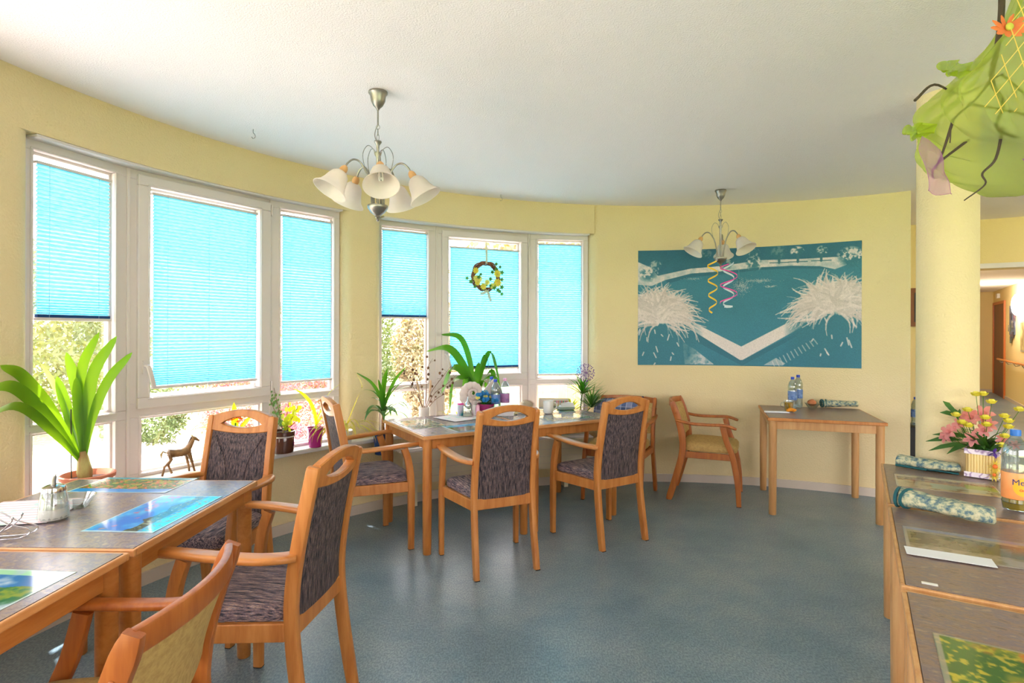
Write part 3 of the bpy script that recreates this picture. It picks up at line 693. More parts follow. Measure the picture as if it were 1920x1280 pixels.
# ------------------------------------------------------------------ low-back mustard armchair
def make_lowback():
    t = thing('low_back_armchair', 'x', 'chair', (0, 0, 0), 0, 'mustard low-back armchairs'); H = .825
    bk = spl([(0, -.275, 0), (0, -.215, .2), (0, -.165, .40), (0, -.168, .54), (0, -.20, .68), (0, -.25, H - .005)], 6)
    def yb(z):
        for a, b in zip(bk, bk[1:]):
            if a.z <= z <= b.z: return a.y + (b.y - a.y) * (z - a.z) / max(1e-6, b.z - a.z)
        return bk[-1].y
    for s in (-1, 1):
        g = G(); g.sweep([(s * .238, p.y, p.z) for p in bk], rr(.0145, .027, .4), (1, 0, 0), [(.85, .8)] + [(1, 1)] * (len(bk) - 3) + [(1, .9), (.8, .7)]); l = obj('leg', g, M['redwood'], t)
        g = G(); g.bx(s * .238 - .012, s * .238 + .012, -.29, -.255, 0, .005); obj('foot_glide', g, M['black'], l)
        pts = spl([(s * .245, .275, .004), (s * .245, .262, .2), (s * .245, .225, .40), (s * .247, .180, .52), (s * .250, .150, .638)], 6)
        g = G(); g.sweep(pts, rr(.0145, .023, .4), (1, 0, 0), [(.85 + .15 * min(1, i / 8), .8 + .2 * min(1, i / 8)) for i in range(len(pts))]); l = obj('leg', g, M['redwood'], t)
        g = G(); g.bx(s * .245 - .012, s * .245 + .012, .257, .293, 0, .005); obj('foot_glide', g, M['black'], l)
        pts = spl([(s * .252, -.215, .672), (s * .256, -.10, .650), (s * .262, .05, .648), (s * .265, .17, .650), (s * .262, .255, .625)], 6); n = len(pts)
        sc = [(.62 + .55 * math.sin(PI * min(1, .1 + i / n * .8)), 1) for i in range(n)]; sc[-1] = (.6, .7)
        g = G(); g.sweep(pts, rr(.021, .0115, .8, 3), (1, 0, 0), sc); obj('armrest', g, M['redwood'], t)
        g = G(); g.sphere((s * .2535, yb(.73), .73), .008, (.5, 1, 1), 10, 6); obj('screw_cover', g, M['redwood'], t)
    g = G(); g.box((0, .222, .385), (.475, .02, .055)); g.box((0, -.163, .385), (.462, .02, .055))
    for s in (-1, 1): g.box((s * .236, .03, .388), (.020, .39, .052))
    obj('seat_frame', g, M['redwood'], t, smooth=False, bevel=.004)
    g = G(); N = 16; pts = [(-.228 + .456 * i / N, yb(H - .03) - .050 * (1 - (2 * i / N - 1) ** 2), H - .030 + .006 * (1 - (2 * i / N - 1) ** 2)) for i in range(N + 1)]
    g.sweep(pts, [(a, b) for a, b in rr(.011, .028, .5)], (0, 1, 0)); obj('head_rail', g, M['redwood'], t)
    g = G(); NU, NV = 16, 14; F, B = [], []
    for j in range(NV + 1):
        v = j / NV; rf, rb = [], []
        for i in range(NU + 1):
            u = -1 + 2 * i / NU; z0 = .505 + .02 * u * u; z = z0 + (H - .048 - z0) * v; e = (1 - abs(u) ** 6) * (1 - abs(2 * v - 1) ** 6); c = .050 * (1 - u * u) * (.6 + .4 * v)
            rf.append(g.v((u * .224, yb(z) + .010 + .018 * e - c, z))); rb.append(g.v((u * .224, yb(z) - .008 - .004 * e - c, z)))
        F.append(rf); B.append(rb)
    for j in range(NV):
        for i in range(NU): g.f([F[j][i], F[j][i + 1], F[j + 1][i + 1], F[j + 1][i]]); g.f([B[j][i], B[j + 1][i], B[j + 1][i + 1], B[j][i + 1]])
    for j in range(NV): g.f([F[j][0], F[j + 1][0], B[j + 1][0], B[j][0]]); g.f([F[j][-1], F[j + 1][-1], B[j + 1][-1], B[j][-1]])
    for i in range(NU): g.f([F[0][i], F[0][i + 1], B[0][i + 1], B[0][i]]); g.f([F[-1][i], F[-1][i + 1], B[-1][i + 1], B[-1][i]])
    obj('backrest', g, M['beige'], t)
    g = G(); N = 40; layers = [(.93, .413), (1.0, .418), (1.03, .438), (1.03, .462), (.97, .480), (.80, .490), (.5, .496)]; rings = []
    for k, (sc, z) in enumerate(layers):
        ring_ = []
        for i in range(N):
            a = 2 * PI * i / N; c, s_ = math.cos(a), math.sin(a); e = .35
            x = math.copysign(abs(c) ** e, c); y = math.copysign(abs(s_) ** e, s_); ring_.append(g.v((x * .222 * sc, .045 + y * .215 * sc, z - (.006 * max(0, y) if k > 2 else 0))))
        rings.append(ring_)
    for a, b in zip(rings, rings[1:]):
        for i in range(N): g.f([a[i], a[(i + 1) % N], b[(i + 1) % N], b[i]])
    g.f(rings[0][::-1]); g.f(rings[-1]); obj('seat', g, M['beige'], t)
    return t
lb = make_lowback(); lb['label'] = 'mustard low-back armchair seen from the side against the wall under the mural'
lb.location = (1.667, 4.93, 0); lb.rotation_euler = (0, 0, face(.92, -.39))
dup(lb, (.94, 4.94, 0), face(-.45, -.89), 'mustard low-back armchair with the plaid bag, behind the right end of the long centre table')
dup(lb, (-1.0, 1.33, 0), face(-.995, -.08), 'mustard low-back armchair seen from behind in the lower left foreground')

# ------------------------------------------------------------------ chandeliers
M['shade'] = mat('frosted_marbled_glass', (246, 241, 236), .35, noise=((234, 228, 222), 9, (1, 1, 2.5), .5))
_n = M['shade'].node_tree.nodes; _l = M['shade'].node_tree.links
_t = _n.new('ShaderNodeBsdfTranslucent'); _t.inputs[0].default_value = lin((245, 236, 226)); _m = _n.new('ShaderNodeMixShader'); _m.inputs[0].default_value = .45
_l.new(_n['Principled BSDF'].outputs[0], _m.inputs[1]); _l.new(_t.outputs[0], _m.inputs[2]); _l.new(_m.outputs[0], _n['Material Output'].inputs[0])
M['holder'] = mat('turned_beech', (210, 160, 104), .45)
M['bulb'] = mat('compact_bulb_glass', (245, 244, 240), .25)
M['bulbbase'] = mat('bulb_base', (190, 186, 172), .4)
def chandelier(label, x, y, n, a0):
    t = thing('chandelier', label, 'chandelier', (x, y, 0), 0)
    g = G(); g.lathe([(0, ZC), (.046, ZC), (.047, ZC - .008), (.039, ZC - .020), (.035, ZC - .045), (.024, ZC - .068), (.010, ZC - .082), (.006, ZC - .090), (.0, ZC - .091)], 28); obj('ceiling_rose', g, M['metal'], t)
    g = G(); g.tube([(0, 0, ZC - .088), (0, 0, ZC - .165)], .0042); obj('rod', g, M['metal'], t)
    g = G()
    for k, (zc, rx, rz) in enumerate(((2.412, .009, .011), (2.388, .006, .017), (2.360, .006, .017))):
        pts = [(rx * math.cos(a) * (1 if k % 2 == 0 else 0), rx * math.cos(a) * (0 if k % 2 == 0 else 1), zc + rz * math.sin(a)) for a in [2 * PI * i / 14 for i in range(14)]]; g.tube(pts, .0014, 6, closed=True)
    obj('chain', g, M['metal'], t)
    g = G(); g.tube(spl([(0, 0, 2.42), (-.012, .003, 2.40), (-.016, .004, 2.37), (-.004, 0, 2.335)], 5), .0022, 6); obj('cable', g, M['metal'], t)
    g = G(); g.lathe([(0, 2.345), (.018, 2.343), (.019, 2.337), (.008, 2.322), (.0065, 2.300), (.0065, 2.29), (.017, 2.287), (.018, 2.280), (.008, 2.262), (.0085, 2.20), (.0075, 2.04)], 24)
    obj('stem', g, M['metal'], t)
    g = G(); g.lathe([(0, 2.026), (.050, 2.025), (.051, 2.019), (.048, 2.010), (.036, 1.992), (.018, 1.978), (.011, 1.974), (.013, 1.968), (.006, 1.962), (.008, 1.954), (.004, 1.947), (0, 1.946)], 28); obj('bottom_bowl', g, M['metal'], t)
    for k in range(n):
        a = math.radians(a0 + 360 * k / n); c, s = math.cos(a), math.sin(a); P = lambda r, z: Vector((r * c, r * s, z))
        g = G(); g.tube(spl([P(.030, 2.02), P(.034, 2.09), P(.052, 2.165), P(.088, 2.222), P(.122, 2.232), P(.152, 2.208), P(.164, 2.182)], 6), .0048, 8, (0.01, .02, 1)); arm = obj('arm', g, M['metal'], t)
        g = G(); g.tube(spl([P(.022, 2.03), P(.030, 2.09), P(.066, 2.20), P(.076, 2.268), P(.052, 2.312), P(.024, 2.300), P(.014, 2.270)], 6), .0018, 6, (0.01, .02, 1)); obj('ornament_wire', g, M['metal'], t)
        ax = Vector((.52 * c, .52 * s, -.85)).normalized()
        z = ax; xx = z.cross(Vector((0, 0, 1))).normalized(); yy = z.cross(xx)
        T = Matrix.Translation(P(.163, 2.188)) @ Matrix((xx, yy, z)).transposed().to_4x4()
        g = G(); g.lathe([(0, -.006), (.010, -.005), (.017, .006), (.019, .018), (.016, .034), (.013, .040), (0, .041)], 18, T); obj('lamp_holder', g, M['holder'], arm)
        pr_ = [(.016, .028), (.027, .033), (.041, .048), (.049, .070), (.055, .095), (.065, .120), (.084, .141), (.0845, .144)]
        g = G(); g.lathe(pr_ + [(r - .003, z_ - .0005) for r, z_ in pr_[::-1]], 32, T, close=True); obj('glass_shade', g, M['shade'], arm)
        g = G(); g.lathe([(0, .036), (.013, .036), (.016, .05), (.016, .062), (0, .063)], 14, T)
        b = obj('bulb_base', g, M['bulbbase'], arm); g = G()
        for q in range(3):
            an = 2 * PI * q / 3; u, v = .0085 * math.cos(an), .0085 * math.sin(an); u2, v2 = .0085 * math.cos(an + 1.2), .0085 * math.sin(an + 1.2)
            g.tube([T @ Vector(p) for p in ((u, v, .062), (u, v, .100), ((u + u2) / 2 * 1.1, (v + v2) / 2 * 1.1, .106), (u2, v2, .100), (u2, v2, .062))], .0042, 7)
        obj('bulb', g, M['bulb'], b)
    return t
chandelier('nickel chandelier with five frosted shades hanging before the left windows', -.665, 2.83, 5, -73)
chandelier('nickel chandelier with three shades and paper streamers before the mural', 1.735, 4.775, 3, 64)
# paper spirals hanging from the second chandelier
def streamer(label, col, pts, w, m=None):
    g = G(); g.sweep(pts, [(-w, -.0004), (w, -.0004), (w, .0004), (-w, .0004)], (.1, .1, 1)); return tag(obj('paper_streamer', g, m or mat('paper_' + label.split()[0], col, .6)), label, 'streamer', 'paper streamers on the far chandelier')
def helix(cx, cy, z0, z1, r, turns, ph, n=90, taper=0):
    return [(cx + r * (1 - taper * i / n) * math.cos(ph + 2 * PI * turns * i / n), cy + r * (1 - taper * i / n) * math.sin(ph + 2 * PI * turns * i / n), z0 + (z1 - z0) * i / n) for i in range(n + 1)]
streamer('yellow spiral paper streamer hanging left below the far chandelier', (235, 190, 50), helix(1.645, 4.70, 1.99, 1.56, .044, 3.6, .5, taper=.35), .0065)
streamer('pink looped paper streamer hanging below the far chandelier', (235, 70, 165), helix(1.775, 4.70, 1.97, 1.64, .066, 2.3, 1.2), .0045)
streamer('white curled paper streamer hanging right below the far chandelier', (215, 228, 238), helix(1.79, 4.74, 1.98, 1.62, .042, 2.6, 0) + helix(1.78, 4.72, 1.615, 1.61, .036, 1.5, 0, 30, .6), .007)
# ceiling hooks
for x, y, lb_ in ((-1.52, 3.36, 'left'), (-.10, 4.95, 'right')):
    g = G(); g.tube(spl([(0, 0, 0), (0, 0, -.02), (.008, 0, -.03), (.012, 0, -.045), (0, 0, -.055), (-.010, 0, -.045)], 4), .0018, 6)
    tag(obj('ceiling_hook', g, M['metal'], loc=(x, y, ZC)), 'tiny metal hook in the ceiling near the windows, the %s one' % lb_, 'hook', 'small hooks in the ceiling')

# ------------------------------------------------------------------ mural on the curved wall
def mural():
    W_, H_ = 560, 322; k = W_ / 1745; r = np.random.RandomState(5)
    img = np.zeros((H_, W_, 3)); img[:] = (50, 124, 148)
    nz = vnoise(H_, W_, 10, 1); mixc(img, np.clip((nz - .45) * 1.2, 0, .35), (40, 110, 132))
    P = lambda pts: ppoly(H_ * 3, W_ * 3, [(x * k * 3, y * k * 3) for x, y in pts]).reshape(H_, 3, W_, 3).mean((1, 3))
    top = P([(0, 0), (1745, 0), (1745, 130), (1000, 125), (450, 170), (170, 230), (0, 150)]).astype(float); mixc(img, top * (.6 + .4 * vnoise(H_, W_, 30, 2)), (34, 100, 126))
    light = (228, 214, 212)
    pm = P([(0, 100), (110, 150), (170, 222), (450, 165), (700, 150), (1000, 112), (1300, 118), (1620, 118), (1640, 185), (1560, 215), (1450, 185), (1250, 170), (1000, 172), (700, 195), (450, 208), (230, 262), (120, 310), (0, 300)]).astype(float)
    mixc(img, pm * np.clip(.55 + vnoise(H_, W_, 40, 3) * .6, 0, .95), light)
    mixc(img, P([(230, 262), (450, 208), (700, 195), (1000, 172), (1250, 170), (1450, 185), (1530, 215), (1450, 205), (1250, 192), (1000, 194), (700, 222), (450, 240), (260, 290)]) * .55, (30, 92, 116))
    yy, xx = np.mgrid[0:H_, 0:W_]
    def blob(cx, cy, rx, ry, amt, seed, lo=.5, col=light, dark=True):
        d = ((xx / k - cx) / rx) ** 2 + ((yy / k - cy) / ry) ** 2; n_ = vnoise(H_, W_, 90, seed, 3)
        if dark: mixc(img, np.clip(1.4 - d * 1.1 - n_ * .5, 0, 1) * .9, (44, 112, 132))
        mixc(img, np.clip((1.25 - d) * 2, 0, 1) * np.clip((n_ - lo) * 6 - (yy / k - cy) / ry * 1.2, 0, 1) * amt, col)
    for b in ((85, 210, 85, 70, .9, 11), (150, 135, 50, 45, .6, 12), (955, 140, 65, 65, .85, 13), (735, 130, 60, 60, .6, 14), (1285, 55, 50, 42, .9, 15), (1465, 65, 42, 45, .7, 16), (1665, 130, 95, 85, .9, 17), (930, 45, 70, 40, .6, 18), (1150, 60, 60, 60, .25, 19), (560, 40, 60, 40, .3, 20)): blob(*b)
    for x0 in (1150, 1290, 1460): stroke(img, [((x0 - 70) * k, 138 * k), ((x0 + 70) * k, 140 * k)], 1.2, 1.5, (50, 110, 128)); stroke(img, [(x0 * k, 95 * k), (x0 * k, 140 * k)], 3, 4, (50, 110, 128))
    # water glitter
    for cx, cy, sx, sy, n_ in ((860, 330, 60, 50, 420), (990, 285, 90, 14, 220), (1090, 335, 35, 8, 80), (470, 255, 60, 8, 60)):
        for _ in range(n_):
            x, y = r.normal(cx, sx * .6) * k, r.normal(cy, sy * .6) * k
            if 0 < x < W_ - 1 and 0 < y < H_ - 1: img[int(y), int(x)] = img[int(y), int(x)] * .35 + np.array(light) * .65
    stroke(img, [(838 * k, 260 * k), (836 * k, 310 * k)], 1, 1.5, (38, 96, 116)); stroke(img, [(838 * k, 175 * k), (838 * k, 260 * k)], .6, .8, (90, 150, 165))
    # pool edge in V shape
    mixc(img, P([(480, 690), (860, 955), (1320, 700), (1270, 760), (865, 1000), (500, 800)]) * .75, (38, 104, 126))
    mixc(img, P([(470, 630), (860, 838), (1270, 610), (1330, 670), (870, 952), (850, 952), (470, 705)]) * .97, light)
    mixc(img, P([(380, 800), (480, 860), (640, 992), (400, 992)]) * np.clip(vnoise(H_, W_, 60, 31) * 2 - .5, 0, .8), light)
    mixc(img, P([(1035, 992), (1130, 930), (1200, 975), (1180, 992)]) * .6, light)
    # agave like plants
    def agave(cx, cy, R, seed, n_, a0, a1):
        q = np.random.RandomState(seed)
        d = ((xx / k - cx) / (R * .95)) ** 2 + ((yy / k - cy - R * .55) / (R * 1.05)) ** 2; mixc(img, np.clip((1.05 - d) * 2, 0, 1) * .8, (46, 116, 136))
        d2 = ((xx / k - cx) / (R * .70)) ** 2 + ((yy / k - cy + R * .12) / (R * .40)) ** 2; nn = vnoise(H_, W_, 50, seed + 9, 3); mixc(img, np.clip((1.15 - d2 - nn * .5) * 3, 0, 1) * (.55 + .4 * nn), light)
        for i in range(n_):
            a = q.uniform(a0, a1); L = R * q.uniform(.30, .55); s = 0; b = q.uniform(-.7, .7); e_ = q.uniform(0, .62)
            x0, y0 = cx + e_ * R * math.cos(a), cy + e_ * R * math.sin(a) * .70 + R * .28 * q.rand() ** 2; a = a + q.uniform(-.8, .8); pts = []
            for j in range(6):
                f = j / 5; aa = a + b * f; pts.append(((x0 + (L - s) * f * math.cos(aa)) * k, (y0 + (L - s) * f * math.sin(aa) * .8 + 60 * f * f * abs(math.cos(a))) * k))
            c = np.array(light) * q.uniform(.84, 1.0) + np.array((60, 130, 150)) * 0
            stroke(img, pts, 3.0, .4, c, .85 if q.rand() > .25 else .4)
        for i in range(14):
            x, y = cx + q.uniform(-.6, .6) * R, cy + q.uniform(.25, 1.1) * R; L = q.uniform(15, 60); a = q.uniform(.8, 2.2)
            stroke(img, [(x * k, y * k), ((x + L * math.cos(a)) * k, (y + L * math.sin(a)) * k)], 1.6, 2.2, light, .8)
    agave(165, 545, 400, 41, 460, -PI * 1.02, .10 * PI); agave(1560, 480, 385, 42, 460, -PI * 1.10, .08 * PI)
    for i in range(12):
        x = 1100 + i * 28; y = 960 - i * 17; stroke(img, [(x * k, y * k), ((x + 26) * k, (y + 60 - i * 2) * k)], 1.3, .6, light, .55)
    return np.clip(img * (1 + .04 * r.randn(H_, W_, 1)), 0, 255)
def mural_fn(u, v):
    # hangs on the wall from 92.2 to 62.3 degrees
    a = np.radians(A0 + (A1 - A0) * u); r = RW - .004; z = (2.165 + .035 * u) * (1 - v) + 1.093 * v
    return np.stack([CX + r * np.cos(a), CY + r * np.sin(a), z], 1)
A0, A1 = 92.3, 62.3
def wall_angle(px):
    t = (px - 960) / 1074.8
    lo, hi = 56., 100.
    for _ in range(40):
        m = (lo + hi) / 2; x, y = pol(m, RW)
        if x / y > t: lo = m
        else: hi = m
    return m
A0, A1 = 91.86, 61.53
pm_ = picture_mesh('mural', mural(), mural_fn, .6, .003)
tag(pm_, 'large blue and white landscape mural of a garden pond on the yellow wall', 'mural')

# ------------------------------------------------------------------ placemats
LG_COL = {}
def photo_mat(kind, seed):
    H_, W_ = 96, 140; n1, n2, n3 = vnoise(H_, W_, 5, seed), vnoise(H_, W_, 14, seed + 1), vnoise(H_, W_, 40, seed + 2, 2); yy, xx = np.mgrid[0:H_, 0:W_] / float(H_)
    img = np.zeros((H_, W_, 3))
    if kind == 'flowers':
        img[:] = (70, 120, 60); mixc(img, np.clip((n2 - .5) * 6, 0, 1), (150, 160, 70)); mixc(img, np.clip((n3 - .56) * 9, 0, 1), (215, 120, 90)); mixc(img, (yy > .72 + .08 * n1).astype(float), (50, 140, 215)); mixc(img, (yy < .12).astype(float), (40, 150, 170))
    elif kind == 'sea':
        img[:] = (20, 120, 215); mixc(img, np.clip((n1 - .45) * 4, 0, 1), (60, 175, 235)); mixc(img, ((yy > .45 + .25 * n1) & (yy < .75)).astype(float), (50, 70, 60)); mixc(img, (yy > .80).astype(float) * .9, (40, 190, 215)); mixc(img, np.clip((n3 - .6) * 9, 0, 1) * (yy > .6), (120, 140, 110)); mixc(img, np.clip((n2 - .6) * 8, 0, 1) * (yy < .4), (150, 110, 160))
    elif kind == 'hills':
        img[:] = (45, 105, 75); mixc(img, np.clip((n2 - .45) * 5, 0, 1), (120, 140, 60)); mixc(img, (yy < .25 + .2 * n1).astype(float), (50, 110, 170)); mixc(img, (yy < .12).astype(float), (150, 200, 160)); mixc(img, np.clip((n1 + xx * .3 - .95) * 6, 0, 1), (165, 182, 200))
    elif kind == 'autumn':
        img[:] = (120, 130, 40); mixc(img, np.clip((n2 - .48) * 6, 0, 1), (190, 120, 40)); mixc(img, np.clip((n1 - .5) * 6, 0, 1), (60, 100, 35)); mixc(img, np.clip((n3 - .55) * 6, 0, 1), (175, 165, 50)); mixc(img, ((xx > .75) & (np.abs(yy - .55 + (xx - .9)) < .17)).astype(float), (45, 120, 190)); mixc(img, np.clip((xx - .8) * 6, 0, 1) * (yy < .35) * .8, (90, 60, 45))
    elif kind == 'brown':
        img[:] = (150, 132, 112); mixc(img, ((yy > .2) & (yy < .62 + .1 * n1)).astype(float), (96, 84, 66)); mixc(img, np.clip((n2 - .5) * 6, 0, 1) * .7, (120, 108, 80)); mixc(img, (yy < .12).astype(float), (130, 125, 140))
    elif kind == 'cottage':
        img[:] = (168, 152, 122); mixc(img, ((yy > .18) & (yy < .45)).astype(float) * .9, (140, 96, 74)); mixc(img, ((xx > .5) & (yy > .5) & (yy < .85)).astype(float), (150, 160, 140)); mixc(img, ((xx > 1.0) & (yy > .3) & (yy < .6)).astype(float), (130, 150, 80)); mixc(img, np.clip((n2 - .55) * 6, 0, 1) * .6, (110, 90, 60))
    elif kind == 'abstract':
        img[:] = (120, 150, 130); mixc(img, np.clip((n1 - .45) * 6, 0, 1), (200, 190, 150)); mixc(img, np.clip((n2 - .52) * 7, 0, 1), (60, 100, 90)); mixc(img, np.clip((.42 - n2) * 7, 0, 1), (215, 150, 110))
    elif kind == 'coast':
        img[:] = (40, 150, 200); mixc(img, (yy > .35).astype(float), (120, 95, 60)); mixc(img, np.clip((n2 - .5) * 7, 0, 1) * (yy > .3), (70, 120, 70)); mixc(img, (yy > .85).astype(float), (30, 80, 140))
    elif kind == 'teal':
        img[:] = (70, 120, 135); mixc(img, np.clip((n2 - .45) * 7, 0, 1), (190, 175, 120)); mixc(img, np.clip((n3 - .55) * 7, 0, 1), (35, 70, 90))
    elif kind == 'napkin':
        img[:] = (232, 232, 226); mixc(img, np.clip((n3 - .60) * 12, 0, 1), (205, 92, 70)); mixc(img, np.clip((.38 - n3) * 12, 0, 1) * .7, (110, 160, 120)); b = (xx < .03) | (xx > 1.43) | (yy < .04) | (yy > .96); mixc(img, b * .7, (150, 200, 190))
    elif kind == 'paper':
        img[:] = (228, 232, 230); mixc(img, np.clip(np.sin(yy * 60) * 3 - 2 + n2, 0, 1) * .6, (240, 130, 140)); mixc(img, np.clip((n1 - .6) * 8, 0, 1) * .5, (140, 210, 190))
    b = (xx < .035) | (xx > W_ / H_ - .04) | (yy < .03) | (yy > .96)
    if kind not in ('napkin', 'paper'): mixc(img, b * .8, (190, 205, 205) if kind not in ('brown', 'cottage', 'autumn') else (160, 150, 140))
    return img
def placemat(name, kind, c, ang, w_, h_, label, seed, cat='placemat', group='picture placemats', rough=.09, z=.7502):
    ca, sa = math.cos(ang), math.sin(ang)
    def fn(u, v):
        a, b = (u - .5) * w_, (.5 - v) * h_
        return np.stack([c[0] + a * ca - b * sa, c[1] + a * sa + b * ca, np.full_like(u, z) + .001 + .0006 * np.sin(u * 5) * np.sin(v * 4)], 1)
    o = picture_mesh(name, photo_mat(kind, seed), fn, rough, .0008); return tag(o, label, cat, group)
placemat('placemat', 'flowers', (-1.60, 2.435), -.03, .41, .23, 'glossy placemat with a flower field photo at the far edge of the left table', 1)
placemat('placemat', 'sea', (-1.275, 2.07), PI / 2 - .05, .41, .245, 'glossy placemat with a blue sea photo on the left table near its right edge', 4)
placemat('placemat', 'hills', (-1.40, 1.435), -.08, .42, .28, 'glossy placemat with green hills and white cloud on the nearest left table', 7)
placemat('placemat', 'abstract', (*tpos(T_CEN, .17, .47),), .54 + PI / 2, .38, .26, 'pale placemat at the left end of the long centre table', 10)
placemat('placemat', 'coast', (*tpos(T_CEN, .45, .17),), .54, .40, .26, 'placemat with a coast photo behind the backrest of the middle high-back armchair', 13)
placemat('placemat', 'teal', (*tpos(T_CE2, .42, .22),), .54, .40, .26, 'teal landscape placemat beside the white mug on the long centre table', 16)
placemat('placemat', 'hills', (*tpos(T_CE2, .62, .62),), .54 + PI / 2, .36, .25, 'green placemat under the small grey book at the far right of the centre table', 19)
placemat('placemat', 'cottage', (1.868, 2.47), -.5446, .36, .25, 'brownish placemat with a cottage view between the two rolled cloths', 22)
placemat('placemat', 'brown', (1.425, 1.742), -.5446, .38, .26, 'dark brown landscape placemat beneath the white paper strip', 25)
placemat('placemat', 'autumn', (1.03, 1.008), -.5446, .44, .32, 'bright autumn leaf placemat in the lower right corner of the picture', 28)
placemat('paper_napkin', 'napkin', (*tpos(T_R1, .60, .40),), -.95, .30, .19, 'white napkin with red flower print beside the orange soda bottle', 31, 'napkin', 'x', .8, .7535)['group'] = 'printed napkins'
placemat('paper_napkin', 'paper', (*tpos(T_WL, .17, .33),), .2, .30, .30, 'white and pink patterned napkin under the sugar dispenser on the left table', 33, 'napkin', 'x', .8, .7535)['group'] = 'printed napkins'
placemat('paper_napkin', 'paper', (*tpos(T_CEN, .52, .58),), .75, .28, .28, 'pale napkin beneath the flower bowl and dispenser on the centre table', 35, 'napkin', 'x', .8, .7535)['group'] = 'printed napkins'

# ------------------------------------------------------------------ plants
M['soil'] = mat('potting_soil', (62, 44, 34), .95, bump=(60, .8))
M['terra'] = mat('terracotta', (206, 118, 88), .7, noise=((220, 150, 124), 8, (1, 1, 1), .6))
M['brownglaze'] = mat('brown_glaze', (66, 38, 34), .15, coat=.6, noise=((88, 56, 44), 6, (1, 1, .5), .6))
M['magenta'] = mat('magenta_glaze', (176, 38, 130), .22, coat=.4)
M['bluepot'] = mat('blue_glaze', (26, 60, 120), .2, coat=.5)
M['white'] = mat('white_ceramic', (232, 230, 226), .25)
M['leaf'] = leaf_mat('fresh_green_leaf', (70, 128, 36), (104, 160, 40), .35, .5)
M['leafd'] = leaf_mat('deep_green_leaf', (52, 118, 34), (84, 146, 44), .35, .42)
M['leafb'] = leaf_mat('bluish_green_leaf', (58, 112, 70), (92, 150, 70), .4, .4)
M['leafy'] = leaf_mat('yellow_green_leaf', (150, 190, 44), (186, 206, 70), .4, .55)
M['bulbm'] = mat('bulb_neck', (176, 178, 110), .6, noise=((150, 110, 70), 30, (1, 1, .3), .8))
M['twig'] = mat('dry_twig', (120, 92, 72), .8)
def strap(base, az, L, e0, e1, w_, n=16, twist=0, wp=.45, up=0):
    """strap leaf curve: heading az (deg), elevation from e0 to e1 (deg)"""
    p = Vector(base); pts = [p.copy()]; wd = []
    for i in range(n):
        f = (i + .5) / n; e = math.radians(e0 + (e1 - e0) * f ** 1.4); a = math.radians(az + twist * f)
        p = p + Vector((math.cos(e) * math.cos(a), math.cos(e) * math.sin(a), math.sin(e))) * (L / n); pts.append(p.copy())
    for i in range(n + 1):
        f = i / n; wd.append(w_ * max(.02, (.45 + .55 * math.sin(PI * min(1, f / (2 * wp)) ** 1)) if f < wp else math.cos(PI / 2 * ((f - wp) / (1 - wp)) ** 1.7)))
    return pts, wd
def pot(t, prof, m, z0=0, soil_z=None, soil_r=None, name='pot'):
    g = G(); g.lathe(prof, 36, close=True); obj(name, g, m, t)
    if soil_z: g = G(); g.lathe([(0, soil_z + .004), (soil_r * .6, soil_z + .006), (soil_r, soil_z), (soil_r, soil_z - .01)], 24); obj('soil', g, M['soil'], t)
SZ = .577
# 1. big strap leaved plant, far left
t = thing('strap_leaf_plant', 'large strap-leaved plant in a terracotta bowl at the far left window', 'plant', (-2.10, 2.84, SZ))
pot(t, [(.065, 0), (.085, .0), (.105, .095), (.116, .100), (.118, .118), (.110, .122), (.100, .105), (.080, .02), (.065, .012)], M['terra'], 0, .092, .098)
g = G(); g.lathe([(.022, .085), (.030, .10), (.034, .13), (.028, .17), (.024, .20), (.018, .23)], 16, Matrix.Rotation(-.12, 4, 'Y')); obj('bulb_neck', g, M['bulbm'], t)
g = G()
def lf(g, tip, mid, w_, base=(-.02, 0, .16), ref=None, n=8):
    pts = spl([base, mid[0], mid[1], tip], n); N = len(pts); wd = [w_ * (.32 + .68 * min(1, (i / N) / .45)) * (1 if i / N < .6 else max(.03, math.cos(PI / 2 * ((i / N - .6) / .4) ** 1.6))) for i in range(N)]
    wd[-1] = .001
    g.blade(pts, wd, ref or tuple((pts[-1] - pts[0]).normalized().cross(Vector((.1, 1, .75)))), .18)
# tips and bends in plant coordinates (x right, y away, z up)
lf(g, (-.02, -.60, .45), ((-.06, -.12, .33), (-.06, -.34, .50)), .021, ref=(.5, .2, .8))
lf(g, (-.03, -.56, .58), ((-.07, -.12, .38), (-.08, -.33, .58)), .027, ref=(.5, .2, .8))
lf(g, (-.06, -.42, .68), ((-.08, -.10, .42), (-.10, -.26, .62)), .025, ref=(.5, .2, .8))
lf(g, (-.25, .02, .66), ((-.08, .0, .33), (-.17, .02, .52)), .026)
lf(g, (-.17, .02, .60), ((-.06, .0, .30), (-.12, .01, .47)), .024, ref=(1, .3, 0))
lf(g, (-.10, -.01, .72), ((-.03, 0, .36), (-.055, 0, .55)), .026, ref=(1, .4, 0))
lf(g, (.055, .0, .82), ((-.02, 0, .42), (-.028, 0, .64)), .022, ref=(1, .4, 0))
lf(g, (.135, .01, .80), ((.0, 0, .40), (.03, 0, .62)), .026, ref=(1, .4, -.6))
lf(g, (.225, -.01, .72), ((.02, 0, .38), (.10, 0, .58)), .022, ref=(1, .4, -.8))
lf(g, (-.02, -.05, .60), ((-.03, -.01, .35), (-.035, -.02, .48)), .022, ref=(1, .4, 0))
obj('foliage', g, M['leaf'], t)
g = G(); g.tube([(-.065, -.02, .09), (-.072, -.015, .44)], .0028, 6); obj('support_stick', g, mat('dark_stick', (60, 50, 44), .6), t)
